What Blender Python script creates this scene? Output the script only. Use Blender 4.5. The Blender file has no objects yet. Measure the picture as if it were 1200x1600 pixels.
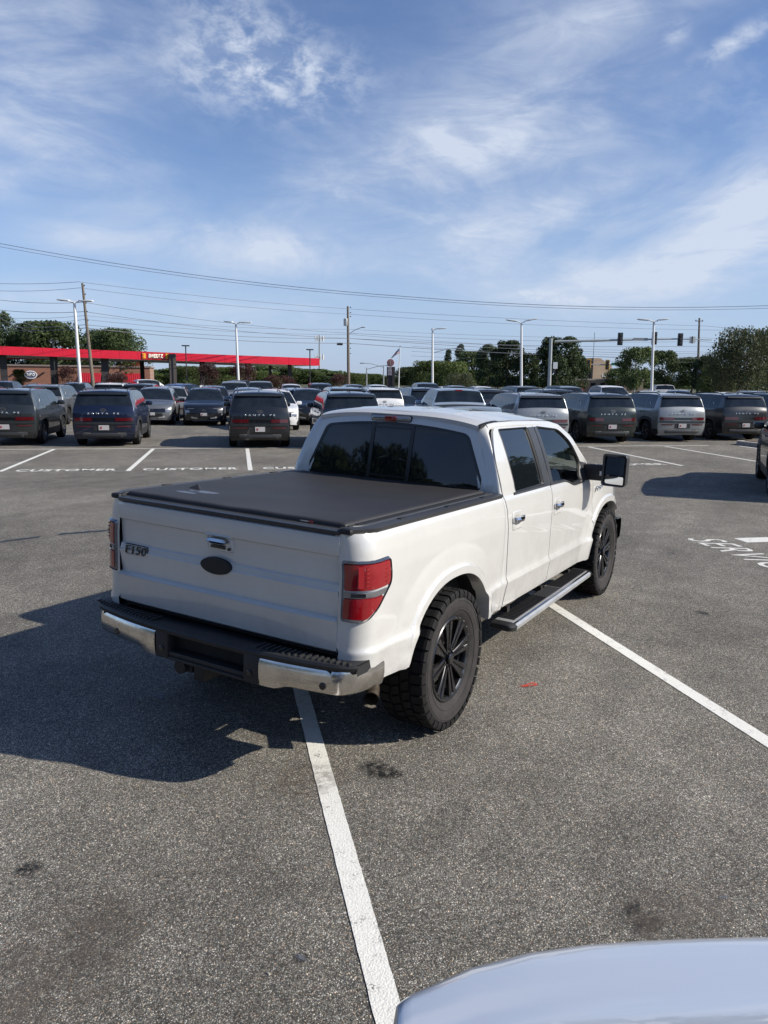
import bpy, bmesh, math, random
import numpy as np
from mathutils import Vector, Matrix
random.seed(7); rng = np.random.default_rng(7)
SC = bpy.context.scene; COL = SC.collection
R_ = math.radians
# ------------------------------------------------------------ camera (metres, z up; the truck's rear axle is the origin)
F, YAW, PITCH, ROLL = 1216.4, .5264, .1708, .0111
CAM = np.array([-4.288, -2.991, 2.198])
def _rot():
    cy, sy, cp, sp = math.cos(YAW), math.sin(YAW), math.cos(PITCH), math.sin(PITCH)
    f = np.array([cy*cp, sy*cp, -sp]); r = np.array([sy, -cy, 0]); u = np.cross(r, f)
    c, s = math.cos(ROLL), math.sin(ROLL)
    return np.array([c*r+s*u, -s*r+c*u, f])
RM = _rot()
cam = bpy.data.cameras.new('camera'); cam.sensor_fit = 'HORIZONTAL'; cam.sensor_width = 36
cam.lens = 36*F/1200; cam.clip_start = .05; cam.clip_end = 6000
co = bpy.data.objects.new('camera', cam); COL.objects.link(co); SC.camera = co
m = Matrix.Identity(4)
for i in range(3):
    m[i][0] = RM[0][i]; m[i][1] = RM[1][i]; m[i][2] = -RM[2][i]; m[i][3] = CAM[i]
co.matrix_world = m
def ray(u, v): return RM.T @ np.array([(u-600)/F, (800-v)/F, 1.])
def gnd(u, v, z=0.):                       # ground point seen at a pixel
    d = ray(u, v); return CAM + d*((z-CAM[2])/d[2])
FH = np.array([math.cos(YAW), math.sin(YAW)]); RH = np.array([math.sin(YAW), -math.cos(YAW)])
def far(u, D):                             # ground point at bearing u, D metres ahead
    p = CAM[:2] + D*(FH + RH*(u-600)/F*.985); return float(p[0]), float(p[1])
def hz(u): return 590.1 + (u-600)*.0111
def dx_top(x, y, H, ut, D):                # sideways lean that brings a post's top to bearing ut
    q = RM @ (np.array([x, y, H])-CAM); return float((ut-(600+F*q[0]/q[2]))*D/F)
def ztop(u, v, D): return float(CAM[2] + (hz(u)-v)*D/F*.97)
# ------------------------------------------------------------ light
SUN_AZ = math.atan2(-1.42, .52); SUN_EL = math.atan2(1, 1.512)
W = bpy.data.worlds.new('World'); SC.world = W; W.use_nodes = True
sun = bpy.data.lights.new('sun', 'SUN'); sun.energy = 4.2; sun.angle = R_(.55); sun.color = (1, .94, .845)
so = bpy.data.objects.new('sun', sun); COL.objects.link(so)
sd = Vector((math.cos(SUN_EL)*math.cos(SUN_AZ), math.cos(SUN_EL)*math.sin(SUN_AZ), math.sin(SUN_EL)))
so.rotation_euler = sd.to_track_quat('Z', 'Y').to_euler()
SC.view_settings.view_transform = 'Standard'; SC.view_settings.look = 'None'
SC.view_settings.exposure = 0.50; SC.view_settings.gamma = 1; SC.view_settings.use_curve_mapping = False

class NT:
    def __init__(s, tree): s.t = tree; s.n = tree.nodes; s.l = tree.links
    def node(s, typ, **kw):
        n = s.n.new(typ)
        for k, v in kw.items():
            if k.startswith('i_'): s.set(n.inputs[k[2:].replace('_', ' ')], v)
            else: setattr(n, k, v)
        return n
    def set(s, inp, v):
        if isinstance(v, bpy.types.NodeSocket): s.l.new(v, inp)
        else: inp.default_value = v
    def math(s, op, a, b=None, c=None, clamp=False):
        n = s.n.new('ShaderNodeMath'); n.operation = op; n.use_clamp = clamp
        for i, v in enumerate((a, b, c)):
            if v is not None: s.set(n.inputs[i], v)
        return n.outputs[0]
    def mix(s, f, a, b, mode='MIX'):
        n = s.n.new('ShaderNodeMix'); n.data_type = 'RGBA'; n.blend_type = mode
        s.set(n.inputs[0], f); s.set(n.inputs[6], a); s.set(n.inputs[7], b); return n.outputs[2]
    def noise(s, scale, vec=None, detail=4, rough=.55, dist=0):
        n = s.n.new('ShaderNodeTexNoise'); n.inputs['Scale'].default_value = scale
        n.inputs['Detail'].default_value = detail; n.inputs['Roughness'].default_value = rough
        n.inputs['Distortion'].default_value = dist
        if vec is not None: s.l.new(vec, n.inputs['Vector'])
        return n.outputs['Fac']
    def ramp(s, f, stops):
        n = s.n.new('ShaderNodeValToRGB'); e = n.color_ramp.elements
        while len(e) < len(stops): e.new(.5)
        for el, (p, c) in zip(e, stops):
            el.position = p; el.color = (c, c, c, 1) if isinstance(c, (int, float)) else (*c, 1)
        s.set(n.inputs[0], f); return n.outputs[0]
    def maprange(s, v, a, b, c=0, d=1, smooth=True):
        n = s.n.new('ShaderNodeMapRange'); n.interpolation_type = 'SMOOTHSTEP' if smooth else 'LINEAR'
        s.set(n.inputs[0], v)
        for i, q in enumerate((a, b, c, d)): n.inputs[i+1].default_value = q
        return n.outputs[0]

# sky: Nishita plus high broken cloud laid on the dome
def build_sky():
    t = NT(W.node_tree); t.n.clear()
    out = t.node('ShaderNodeOutputWorld'); bg = t.node('ShaderNodeBackground')
    t.l.new(bg.outputs[0], out.inputs[0])
    sky = t.node('ShaderNodeTexSky', sky_type='NISHITA'); sky.sun_disc = False
    sky.sun_elevation = SUN_EL; sky.sun_rotation = math.pi/2 - SUN_AZ
    sky.air_density = 1.0; sky.dust_density = .35; sky.ozone_density = 2.6; sky.altitude = 200
    tc = t.node('ShaderNodeTexCoord'); sx = t.node('ShaderNodeSeparateXYZ'); t.l.new(tc.outputs['Generated'], sx.inputs[0])
    X, Y, Z = sx.outputs
    az = t.math('ARCTAN2', Y, X); el = t.math('ARCSINE', t.math('MINIMUM', t.math('MAXIMUM', Z, -1), 1))
    a0 = t.math('SUBTRACT', YAW, az)                       # to the right of the view axis
    a0 = t.math('SUBTRACT', t.math('WRAP', a0, math.pi, -math.pi), 0)
    # projection onto a cloud layer, for the texture only
    k = t.math('ADD', t.math('MAXIMUM', Z, 0), .16)
    px = t.math('DIVIDE', X, k); py = t.math('DIVIDE', Y, k)
    cv = t.node('ShaderNodeCombineXYZ'); t.l.new(px, cv.inputs[0]); t.l.new(py, cv.inputs[1])
    mp = t.node('ShaderNodeMapping'); t.l.new(cv.outputs[0], mp.inputs[0])
    mp.inputs['Rotation'].default_value = (0, 0, R_(62)); mp.inputs['Scale'].default_value = (1, .42, 1)
    m3 = t.node('ShaderNodeMapping'); t.l.new(tc.outputs['Generated'], m3.inputs[0]); m3.inputs['Rotation'].default_value = (R_(-9), R_(7), 0); m3.inputs['Scale'].default_value = (1, 1, 3.0)
    wisp = t.noise(3.6, m3.outputs[0], 11, .60, 1.1)
    fil = t.noise(11, m3.outputs[0], 8, .65, .9)
    big = t.noise(.55, cv.outputs[0], 4, .5, .3)
    m4 = t.node('ShaderNodeMapping'); t.l.new(tc.outputs['Generated'], m4.inputs[0]); m4.inputs['Rotation'].default_value = (R_(20), R_(-14), 0); m4.inputs['Scale'].default_value = (1, 1, 1.7)
    mott = t.noise(27.0, m4.outputs[0], 8, .62, .25)
    def blob(u, v, ru, rv, rot, amp, power=1.0):
        d = ray(u, v); d = d/np.linalg.norm(d)
        ba = YAW-math.atan2(d[1], d[0]); be = math.asin(d[2])
        cs = math.cos(be)
        dx = t.math('MULTIPLY', t.math('SUBTRACT', a0, float(ba)), float(cs)); dy = t.math('SUBTRACT', el, float(be))
        c, s = math.cos(R_(rot)), math.sin(R_(rot))
        p = t.math('ADD', t.math('MULTIPLY', dx, c), t.math('MULTIPLY', dy, s))
        q = t.math('SUBTRACT', t.math('MULTIPLY', dy, c), t.math('MULTIPLY', dx, s))
        p = t.math('DIVIDE', p, ru/F); q = t.math('DIVIDE', q, rv/F)
        r2 = t.math('ADD', t.math('MULTIPLY', p, p), t.math('MULTIPLY', q, q))
        return t.math('MULTIPLY', t.math('EXPONENT', t.math('MULTIPLY', r2, -power)), amp)
    def total(L):
        s = None
        for b in L:
            v = blob(*b); s = v if s is None else t.math('ADD', s, v)
        return s
    soft = total([(60, 30, 230, 70, 0, .62), (85, 175, 130, 62, -20, .8), (60, 235, 120, 35, -30, .5), (5, 285, 40, 22, 0, .7), (120, 372, 70, 20, 0, .6),
                  (850, 90, 190, 110, 20, .50), (720, 235, 230, 52, 6, .95), (560, 300, 170, 50, 22, .6), (480, 392, 290, 45, -3, .95),
                  (700, 370, 160, 50, 0, .6), (920, 318, 150, 36, 8, .9), (1150, 360, 120, 50, 15, 1.0), (1010, 435, 260, 36, 4, 1.0),
                  (1190, 290, 90, 50, 40, .6), (1000, 15, 140, 28, 10, .5), (180, 470, 260, 26, 0, .4), (700, 500, 700, 40, 0, .22)])
    crisp = total([(395, 70, 105, 62, -28, .95), (480, 122, 85, 36, 0, .8), (330, 115, 70, 45, 0, .6), (1150, 64, 42, 12, 22, 1.2), (1056, 50, 14, 14, 0, .8),
                   (1140, 160, 90, 60, 0, .25), (870, 467, 60, 8, -8, 1.0), (820, 460, 34, 6, -8, .8)])
    # base texture carries on over the rest of the dome
    base = t.math('MULTIPLY', t.maprange(big, .46, .72), .45)
    wsel = t.math('MULTIPLY', t.maprange(wisp, .32, .66, .30, 1.08), t.maprange(fil, .30, .70, .72, 1.22))
    inview = t.maprange(t.math('ABSOLUTE', a0), .62, 1.0, 0, 1)
    up = t.maprange(el, .62, .9, 0, 1)
    outm = t.math('MAXIMUM', inview, up)
    dens = t.math('MULTIPLY', soft, wsel)
    dens = t.math('ADD', dens, t.math('MULTIPLY', crisp, t.maprange(mott, .38, .70, .05, .95)))
    dens = t.math('ADD', dens, t.math('MULTIPLY', t.math('MULTIPLY', base, wsel), t.math('ADD', t.math('MULTIPLY', outm, .85), .15)))
    haze = t.maprange(el, -.02, .30, .16, .0)
    dens = t.math('ADD', t.math('MULTIPLY', dens, .72), haze)
    dens = t.math('MINIMUM', dens, .9)
    low = t.mix(t.maprange(el, -.04, .26, .62, 0), sky.outputs[0], (2.9, 4.1, 5.9, 1))
    col = t.mix(dens, low, (SKYC[0], SKYC[1], SKYC[2], 1))
    # richer blue of the phone picture
    tint = t.mix(1.0, col, SKYT, 'MULTIPLY')
    t.l.new(tint, bg.inputs[0]); bg.inputs[1].default_value = SKYS
SKYC = (6.5, 6.7, 6.6); SKYT = (.93, 1.0, 1.20, 1); SKYS = .078
build_sky()

# ------------------------------------------------------------ materials
MATS = {}
def pmat(name, col, rough=.5, metal=0., spec=.5, coat=0., bump=0., bscale=40., var=0., vscale=6., dirt=0., trans=0., alpha=1.):
    if name in MATS: return MATS[name]
    mt = bpy.data.materials.new(name); mt.use_nodes = True; t = NT(mt.node_tree)
    b = t.n['Principled BSDF']
    b.inputs['Base Color'].default_value = (*col, 1); b.inputs['Roughness'].default_value = rough
    b.inputs['Metallic'].default_value = metal; b.inputs['Specular IOR Level'].default_value = spec
    b.inputs['Coat Weight'].default_value = coat; b.inputs['Coat Roughness'].default_value = .03
    tc = t.node('ShaderNodeTexCoord'); vec = tc.outputs['Object']
    c = None
    if var > 0:
        n = t.noise(vscale, vec, 5, .6)
        c = t.mix(t.maprange(n, .3, .7), (*[x*(1-var) for x in col], 1), (*[min(1, x*(1+var)) for x in col], 1))
    if dirt > 0:
        sx = t.node('ShaderNodeSeparateXYZ'); t.l.new(vec, sx.inputs[0])
        low = t.maprange(sx.outputs[2], .35, 1.25, 1, .12)
        n = t.noise(7, vec, 8, .7, .4)
        f = t.math('MULTIPLY', t.math('MULTIPLY', low, t.maprange(n, .35, .75)), dirt)
        c = t.mix(f, c if c is not None else (*col, 1), (.16, .13, .10, 1))
        t.l.new(t.math('ADD', t.math('MULTIPLY', f, .5), rough), b.inputs['Roughness'])
    if c is not None: t.l.new(c, b.inputs['Base Color'])
    if bump > 0:
        bn = t.node('ShaderNodeBump'); bn.inputs['Strength'].default_value = bump; bn.inputs['Distance'].default_value = .002
        t.l.new(t.noise(bscale, vec, 5, .65), bn.inputs['Height']); t.l.new(bn.outputs[0], b.inputs['Normal'])
    MATS[name] = mt; return mt
white_pearl = pmat('white_pearl_paint', (.60, .590, .555), .28, 0, .5, 1., 0, 1, .02, 3, dirt=.28)
white_pearl.node_tree.nodes['Principled BSDF'].inputs['Coat IOR'].default_value = 1.65
black_plastic = pmat('black_plastic', (.018, .018, .019), .55, bump=.25, bscale=300, var=.2)
trim_plastic = pmat('grey_trim_plastic', (.035, .036, .038), .42, bump=.15, bscale=300)
black_gloss = pmat('gloss_black', (.008, .008, .009), .12, coat=.5)
matte_black = pmat('matte_black', (.010, .010, .011), .6)
chrome = pmat('chrome', (.62, .62, .62), .08, 1.0, var=.06, vscale=5)
chrome_dirty = pmat('chrome_dusty', (.72, .69, .64), .20, 1.0, var=.14, vscale=9, bump=.1, bscale=60)
steel = pmat('brushed_steel', (.42, .41, .40), .28, 1.0, var=.1)
alu = pmat('ribbed_aluminium', (.62, .62, .61), .42, .7, var=.1)
rubber = pmat('tyre_rubber', (.012, .0115, .011), .78, spec=.25, bump=.5, bscale=120, var=.25, vscale=18)
rubber_side = pmat('dusty_tyre_sidewall', (.024, .0205, .0195), .8, bump=.4, bscale=90, var=.25, vscale=14)
rim_dark = pmat('satin_black_alloy', (.085, .085, .088), .26, .9, var=.15, vscale=20)
rim_grey = pmat('grey_alloy', (.16, .16, .165), .35, .8)
rim_light = pmat('light_alloy', (.38, .38, .39), .3, .85)
well = pmat('wheel_well_liner', (.010, .010, .010), .9)
under = pmat('underbody', (.014, .013, .012), .85, var=.3)
vinyl = pmat('cover_vinyl', (.025, .0238, .0235), .58, bump=.6, bscale=35, var=.12, vscale=2)
seatm = pmat('seat_fabric', (.05, .048, .045), .8)
glass_dark = pmat('tinted_glass', (.006, .008, .010), .03, spec=.6)
glass_far = pmat('car_glass', (.012, .016, .019), .06, spec=.55, var=.4, vscale=3)
red_lens = pmat('red_lens', (.26, .006, .010), .08, coat=1, spec=.6)
red_dark = pmat('dark_red_lens', (.085, .005, .008), .12, coat=1)
clear_lens = pmat('clear_lens', (.26, .26, .27), .12, .6, coat=1)
lamp_white = pmat('headlamp_lens', (.62, .64, .66), .08, .5, coat=1)
white_plastic = pmat('white_plastic', (.75, .75, .74), .4)
plate_m = pmat('number_plate_white', (.50, .48, .47), .4)
plate_red = pmat('plate_red', (.36, .05, .05), .4)
seal = pmat('window_rubber', (.012, .012, .012), .5)
tint_seal = pmat('glass_frit', (.010, .010, .011), .15)
def thin_glass(name, tint):
    mt = bpy.data.materials.new(name); mt.use_nodes = True; t = NT(mt.node_tree); t.n.clear()
    o = t.node('ShaderNodeOutputMaterial'); tr = t.node('ShaderNodeBsdfTransparent'); tr.inputs[0].default_value = (*tint, 1)
    gl = t.node('ShaderNodeBsdfGlossy'); gl.inputs['Roughness'].default_value = .02
    fr = t.node('ShaderNodeFresnel'); fr.inputs[0].default_value = 1.5
    mx = t.node('ShaderNodeMixShader'); t.l.new(fr.outputs[0], mx.inputs[0]); t.l.new(tr.outputs[0], mx.inputs[1]); t.l.new(gl.outputs[0], mx.inputs[2])
    t.l.new(mx.outputs[0], o.inputs[0]); return mt
glass_clear = thin_glass('clear_window_glass', (.26, .30, .29))
glass_screen = thin_glass('windscreen_glass', (.62, .68, .66))
CARP = {}
def paint(name, col, rough=.35, metal=.3):
    if name not in CARP: CARP[name] = pmat('paint_'+name, col, rough, metal, coat=.8, var=.06, vscale=2)
    return CARP[name]

# ------------------------------------------------------------ object helpers
def tag(o, label=None, cat=None, group=None, kind=None):
    for k, v in (('label', label), ('category', cat), ('group', group), ('kind', kind)):
        if v: o[k] = v
    return o
def empty(name, loc=(0, 0, 0), rz=0, label=None, cat=None, group=None):
    o = bpy.data.objects.new(name, None); COL.objects.link(o); o.location = loc; o.rotation_euler = (0, 0, rz)
    o.empty_display_size = .2
    return tag(o, label, cat, group)
def link(me, name, mat=None, parent=None):
    if mat is not None and len(me.materials) == 0: me.materials.append(mat)
    o = bpy.data.objects.new(name, me); COL.objects.link(o)
    if parent is not None: o.parent = parent
    return o
def smooth(me, ang=35):
    if ang is None: return
    me.polygons.foreach_set('use_smooth', [True]*len(me.polygons))
    me.set_sharp_from_angle(angle=R_(ang))
class MB:
    def __init__(s): s.v = []; s.f = []; s.mi = []; s.cur = 0
    def add(s, vs, fs):
        b = len(s.v); s.v += [tuple(map(float, p)) for p in vs]
        s.f += [tuple(b+i for i in f) for f in fs]; s.mi += [s.cur]*len(fs); return s
    def box(s, c, d, rz=0, M=None, taper=1.0, bev=0):
        x, y, z = d[0]/2, d[1]/2, d[2]/2
        P = [(-x, -y, -z), (x, -y, -z), (x, y, -z), (-x, y, -z), (-x*taper, -y*taper, z), (x*taper, -y*taper, z), (x*taper, y*taper, z), (-x*taper, y*taper, z)]
        FS = [(0, 3, 2, 1), (4, 5, 6, 7), (0, 1, 5, 4), (1, 2, 6, 5), (2, 3, 7, 6), (3, 0, 4, 7)]
        if bev > 0:
            bm = bmesh.new(); V = [bm.verts.new(p) for p in P]
            for f in FS: bm.faces.new([V[i] for i in f])
            bmesh.ops.bevel(bm, geom=list(bm.edges), offset=bev, segments=2, affect='EDGES', profile=.5)
            bm.verts.index_update(); P = [tuple(v.co) for v in bm.verts]; FS = [tuple(v.index for v in f.verts) for f in bm.faces]; bm.free()
        if rz or M is not None:
            T = M if M is not None else Matrix.Rotation(rz, 4, 'Z'); P = [tuple(T @ Vector(p)) for p in P]
        return s.add([(p[0]+c[0], p[1]+c[1], p[2]+c[2]) for p in P], FS)
    def tube(s, pts, r, n=8, cap=True):
        pts = [Vector(p) for p in pts]; rs = r if isinstance(r, (list, tuple)) else [r]*len(pts)
        vs = []; up = None
        for i, p in enumerate(pts):
            d = (pts[min(i+1, len(pts)-1)]-pts[max(i-1, 0)]).normalized()
            if up is None: up = Vector((0, 0, 1)) if abs(d.z) < .9 else Vector((1, 0, 0))
            a = d.cross(up).normalized(); b = a.cross(d).normalized(); up = b
            for k in range(n):
                t = 2*math.pi*k/n; vs.append(p+(a*math.cos(t)+b*math.sin(t))*rs[i])
        fs = [(i*n+k, i*n+(k+1) % n, (i+1)*n+(k+1) % n, (i+1)*n+k) for i in range(len(pts)-1) for k in range(n)]
        if cap: fs += [tuple(range(n))[::-1], tuple((len(pts)-1)*n+k for k in range(n))]
        return s.add(vs, fs)
    def lathe(s, prof, n=32, axis='Z', c=(0, 0, 0), cap=False):
        vs = []
        for (r, h) in prof:
            for k in range(n):
                t = 2*math.pi*k/n; a, b = r*math.cos(t), r*math.sin(t)
                p = {'Z': (a, b, h), 'Y': (a, h, b), 'X': (h, a, b)}[axis]
                vs.append((p[0]+c[0], p[1]+c[1], p[2]+c[2]))
        m_ = len(prof)
        fs = [(i*n+k, i*n+(k+1) % n, (i+1)*n+(k+1) % n, (i+1)*n+k) for i in range(m_-1) for k in range(n)]
        if cap: fs += [tuple(range(n)), tuple((m_-1)*n+k for k in range(n))]
        return s.add(vs, fs)
    def grid(s, G, closed=False):
        a, b = len(G), len(G[0]); vs = [p for row in G for p in row]
        fs = [(i*b+j, i*b+(j+1) % b, (i+1)*b+(j+1) % b, (i+1)*b+j) for i in range(a-1) for j in range(b if closed else b-1)]
        return s.add(vs, fs)
    def prism(s, poly, z0, z1):
        n = len(poly); vs = [(x, y, z0) for x, y in poly]+[(x, y, z1) for x, y in poly]
        return s.add(vs, [tuple(range(n))[::-1], tuple(range(n, 2*n))]+[(i, (i+1) % n, n+(i+1) % n, n+i) for i in range(n)])
    def xf(s, fn): s.v = [tuple(fn(p)) for p in s.v]; return s
    def build(s, name, mat, parent=None, ang=35, merge=False, normals=True, rim=None):
        me = bpy.data.meshes.new(name); me.from_pydata(s.v, [], s.f)
        if isinstance(mat, (list, tuple)):
            for q in mat: me.materials.append(q)
            me.polygons.foreach_set('material_index', s.mi); mat = None
        bm = bmesh.new(); bm.from_mesh(me)
        if merge: bmesh.ops.remove_doubles(bm, verts=bm.verts, dist=merge if merge is not True else .0008)
        if rim is not None:
            ed = [e for e in bm.edges if e.is_boundary]
            r = bmesh.ops.extrude_edge_only(bm, edges=ed)
            for v in r['geom']:
                if isinstance(v, bmesh.types.BMVert): v.co += Vector(rim)
        if normals: bmesh.ops.recalc_face_normals(bm, faces=bm.faces)
        bm.to_mesh(me); bm.free(); me.update()
        smooth(me, ang)
        return link(me, name, mat, parent)
def rloop(C, nc=5, ne=6):
    """rounded closed loop with a fixed count: C = [(x, z, r)]"""
    n = len(C); out = []; A = []
    for i in range(n):
        p = np.array(C[i][:2], float); a = np.array(C[i-1][:2], float); b = np.array(C[(i+1) % n][:2], float); r = C[i][2]
        da = a-p; db = b-p; la, lb = np.linalg.norm(da), np.linalg.norm(db); ra = min(r, la*.45, lb*.45)
        A.append((p, p+da/la*ra, p+db/lb*ra))
    for i in range(n):
        p, s_, e_ = A[i]
        for k in range(nc):
            t = k/(nc-1); out.append((1-t)**2*s_+2*t*(1-t)*p+t*t*e_)
        q = A[(i+1) % n][1]
        for k in range(1, ne): out.append(e_+(q-e_)*k/ne)
    return out
def ring(mb, L0, L1, S, n=3, off0=0., off1=0.):
    G = []
    for k in range(n+1):
        t = k/n; G.append([S(*(a+(b-a)*t), off0+(off1-off0)*t) for a, b in zip(L0, L1)])
    return mb.grid(G, closed=True)
def fill(mb, L, S, off=0., n=5):
    c = np.mean(L, axis=0); G = [[S(*(c+(p-c)*(k/n)), off) for p in L] for k in range(n, 0, -1)]
    mb.grid(G, closed=True); b = len(mb.v)-len(L)
    mb.v.append(tuple(map(float, S(*c, off)))); ci = len(mb.v)-1; N = len(L)
    mb.f += [(b+i, b+(i+1) % N, ci) for i in range(N)]; mb.mi += [mb.cur]*N
    return mb
def text_mesh(txt, name, mat, size, extrude=.004, parent=None, width=None, M=None, bold=0., spacing=1.0, shear=0.):
    cu = bpy.data.curves.new(name, 'FONT'); cu.body = txt; cu.size = 1; cu.extrude = 0; cu.offset = bold; cu.space_character = spacing
    cu.shear = shear; cu.resolution_u = 3
    o = bpy.data.objects.new(name, cu); COL.objects.link(o)
    dg = bpy.context.evaluated_depsgraph_get(); me = bpy.data.meshes.new_from_object(o.evaluated_get(dg))
    bpy.data.objects.remove(o); bpy.data.curves.remove(cu)
    co_ = np.array([v.co for v in me.vertices]); mn, mx = co_.min(0), co_.max(0)
    w = width if width else size*(mx[0]-mn[0])/(mx[1]-mn[1])
    bm = bmesh.new(); bm.from_mesh(me)
    for v in bm.verts:
        v.co = Vector(((v.co.x-mn[0])/(mx[0]-mn[0])*w, (v.co.y-mn[1])/(mx[1]-mn[1])*size, 0))
    if extrude > 0:
        r = bmesh.ops.extrude_face_region(bm, geom=list(bm.faces))
        for v in r['geom']:
            if isinstance(v, bmesh.types.BMVert): v.co.z += extrude
    if M is not None: bm.transform(M)
    bmesh.ops.recalc_face_normals(bm, faces=bm.faces)
    bm.to_mesh(me); bm.free(); me.materials.clear()
    return link(me, name, mat, parent)
def axes(o, ex, ey, ez):
    M = Matrix.Identity(4)
    for i in range(3): M[i][0] = ex[i]; M[i][1] = ey[i]; M[i][2] = ez[i]; M[i][3] = o[i]
    return M
PAINTED = set()
def copy_tree(o, parent=None, swap=None):
    c = o.copy(); COL.objects.link(c); c.parent = parent
    if swap and o.type == 'MESH' and o.data.name in PAINTED:
        c.material_slots[0].link = 'OBJECT'; c.material_slots[0].material = swap
    for ch in list(o.children): copy_tree(ch, c, swap)
    return c
# ------------------------------------------------------------ ground
def asphalt(name, base=.25, tint=(1.045, 1.012, .90), old=0.):
    mt = bpy.data.materials.new(name); mt.use_nodes = True; t = NT(mt.node_tree); b = t.n['Principled BSDF']
    tc = t.node('ShaderNodeTexCoord'); vec = tc.outputs['Object']
    def vor(scale, feat='F1'):
        v = t.node('ShaderNodeTexVoronoi', feature=feat); v.inputs['Scale'].default_value = scale; t.l.new(vec, v.inputs['Vector']); return v
    v1 = vor(165); v2 = vor(330); s1 = t.node('ShaderNodeSeparateColor'); t.l.new(v1.outputs['Color'], s1.inputs[0]); s2 = t.node('ShaderNodeSeparateColor'); t.l.new(v2.outputs['Color'], s2.inputs[0])
    g1 = t.ramp(s1.outputs[0], [(0, .45), (.35, .72), (.70, 1.0), (.88, 1.45), (.96, 2.0), (1, 2.7)])
    g2 = t.ramp(s2.outputs[0], [(0, .5), (.6, .95), (1, 1.9)])
    edge = t.maprange(v1.outputs['Distance'], .30, .62, 1, .38)
    large = t.maprange(t.noise(.35, vec, 6, .62, .4), .3, .72, .80, 1.22); mid = t.maprange(t.noise(2.6, vec, 5, .6), .3, .7, .86, 1.14); fine = t.maprange(t.noise(26, vec, 3, .6), .25, .75, .78, 1.22)
    ms = t.node('ShaderNodeMapping'); t.l.new(vec, ms.inputs[0]); ms.inputs['Rotation'].default_value = (0, 0, R_(49)); ms.inputs['Scale'].default_value = (.09, 1.1, 1)
    large = t.math('MULTIPLY', large, t.maprange(t.noise(1.2, ms.outputs[0], 5, .6, .3), .3, .7, .90, 1.10))
    f = t.math('MULTIPLY', t.math('MULTIPLY', g1, g2), t.math('MULTIPLY', edge, large)); f = t.math('MULTIPLY', f, t.math('MULTIPLY', mid, fine))
    col = t.mix(s2.outputs[1], (base*.92*tint[0], base*.97*tint[1], base*1.06*tint[2], 1), (base*1.25*tint[0], base*1.12*tint[1], base*.92*tint[2], 1))
    # a few rusty and pale stones
    col = t.mix(t.maprange(s1.outputs[1], .93, .95), col, (base*1.6, base*1.2, base*.85, 1))
    mul = t.node('ShaderNodeVectorMath', operation='SCALE'); t.l.new(col, mul.inputs[0]); t.l.new(f, mul.inputs['Scale'])
    stain = t.noise(.9, vec, 7, .7, .8); fs = t.maprange(stain, .62, .80, 0, .22)
    c2 = t.mix(fs, mul.outputs[0], (.035, .032, .029, 1))
    t.l.new(c2, b.inputs['Base Color']); b.inputs['Roughness'].default_value = .86; b.inputs['Specular IOR Level'].default_value = .35
    bn = t.node('ShaderNodeBump'); bn.inputs['Strength'].default_value = .75; bn.inputs['Distance'].default_value = .0035
    h = t.math('ADD', t.math('MULTIPLY', t.maprange(v1.outputs['Distance'], 0, .6, 1, 0), .8), t.math('MULTIPLY', s1.outputs[2], .7))
    t.l.new(h, bn.inputs['Height']); t.l.new(bn.outputs[0], b.inputs['Normal']); return mt
def grassmat(name, a, b_, sc=3):
    mt = bpy.data.materials.new(name); mt.use_nodes = True; t = NT(mt.node_tree); b = t.n['Principled BSDF']; tc = t.node('ShaderNodeTexCoord')
    n = t.noise(sc, tc.outputs['Object'], 8, .7); t.l.new(t.mix(t.maprange(n, .3, .7), (*a, 1), (*b_, 1)), b.inputs['Base Color']); b.inputs['Roughness'].default_value = .95; return mt
def concmat(name, c=(.30, .28, .25)):
    return pmat(name, c, .9, bump=.6, bscale=60, var=.18, vscale=4)
def linemat(name='road_paint', c=.78):
    mt = bpy.data.materials.new(name); mt.use_nodes = True; t = NT(mt.node_tree); b = t.n['Principled BSDF']; tc = t.node('ShaderNodeTexCoord'); vec = tc.outputs['Object']
    v = t.node('ShaderNodeTexVoronoi'); v.inputs['Scale'].default_value = 105; t.l.new(vec, v.inputs['Vector'])
    n = t.noise(11, vec, 8, .75, .3); n2 = t.noise(140, vec, 3, .6)
    wear = t.math('MULTIPLY', t.maprange(v.outputs['Distance'], .50, .62), t.maprange(n, .50, .70)); wear = t.math('MAXIMUM', wear, t.maprange(n, .70, .80, 0, .5))
    col = t.mix(t.maprange(n2, .3, .7), (c*.86, c*.84, c*.76, 1), (c*1.04, c*1.02, c*.93, 1)); col = t.mix(wear, col, (.12, .115, .105, 1))
    t.l.new(col, b.inputs['Base Color']); b.inputs['Roughness'].default_value = .7
    bn = t.node('ShaderNodeBump'); bn.inputs['Strength'].default_value = .6; bn.inputs['Distance'].default_value = .003
    t.l.new(t.math('MULTIPLY', v.outputs['Distance'], -1), bn.inputs['Height']); t.l.new(bn.outputs[0], b.inputs['Normal']); return mt
ASPH = asphalt('asphalt'); PAINTM = linemat()
def sheet(name, poly, z, mat, label=None, n=1, kind='structure'):
    mb = MB(); N = len(poly); mb.add([(x, y, z) for x, y in poly], [tuple(range(N))]); o = mb.build(name, mat, None, ang=None); tag(o, label, None, None, kind); return o
def wpt(D, r): p = CAM[:2]+D*FH+r*RH; return (float(p[0]), float(p[1]))
sheet('ground', [(-2500, -2500), (2500, -2500), (2500, 2500), (-2500, 2500)], -.03, grassmat('far_grass', (.05, .065, .025), (.09, .085, .045), .2))
sheet('parking_lot', [wpt(-60, -75), wpt(-60, 75), wpt(84, 95), wpt(84, -95)], 0, ASPH)
sheet('road', [wpt(92, -160), wpt(92, 260), wpt(112, 260), wpt(112, -160)], -.012, ASPH)
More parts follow.
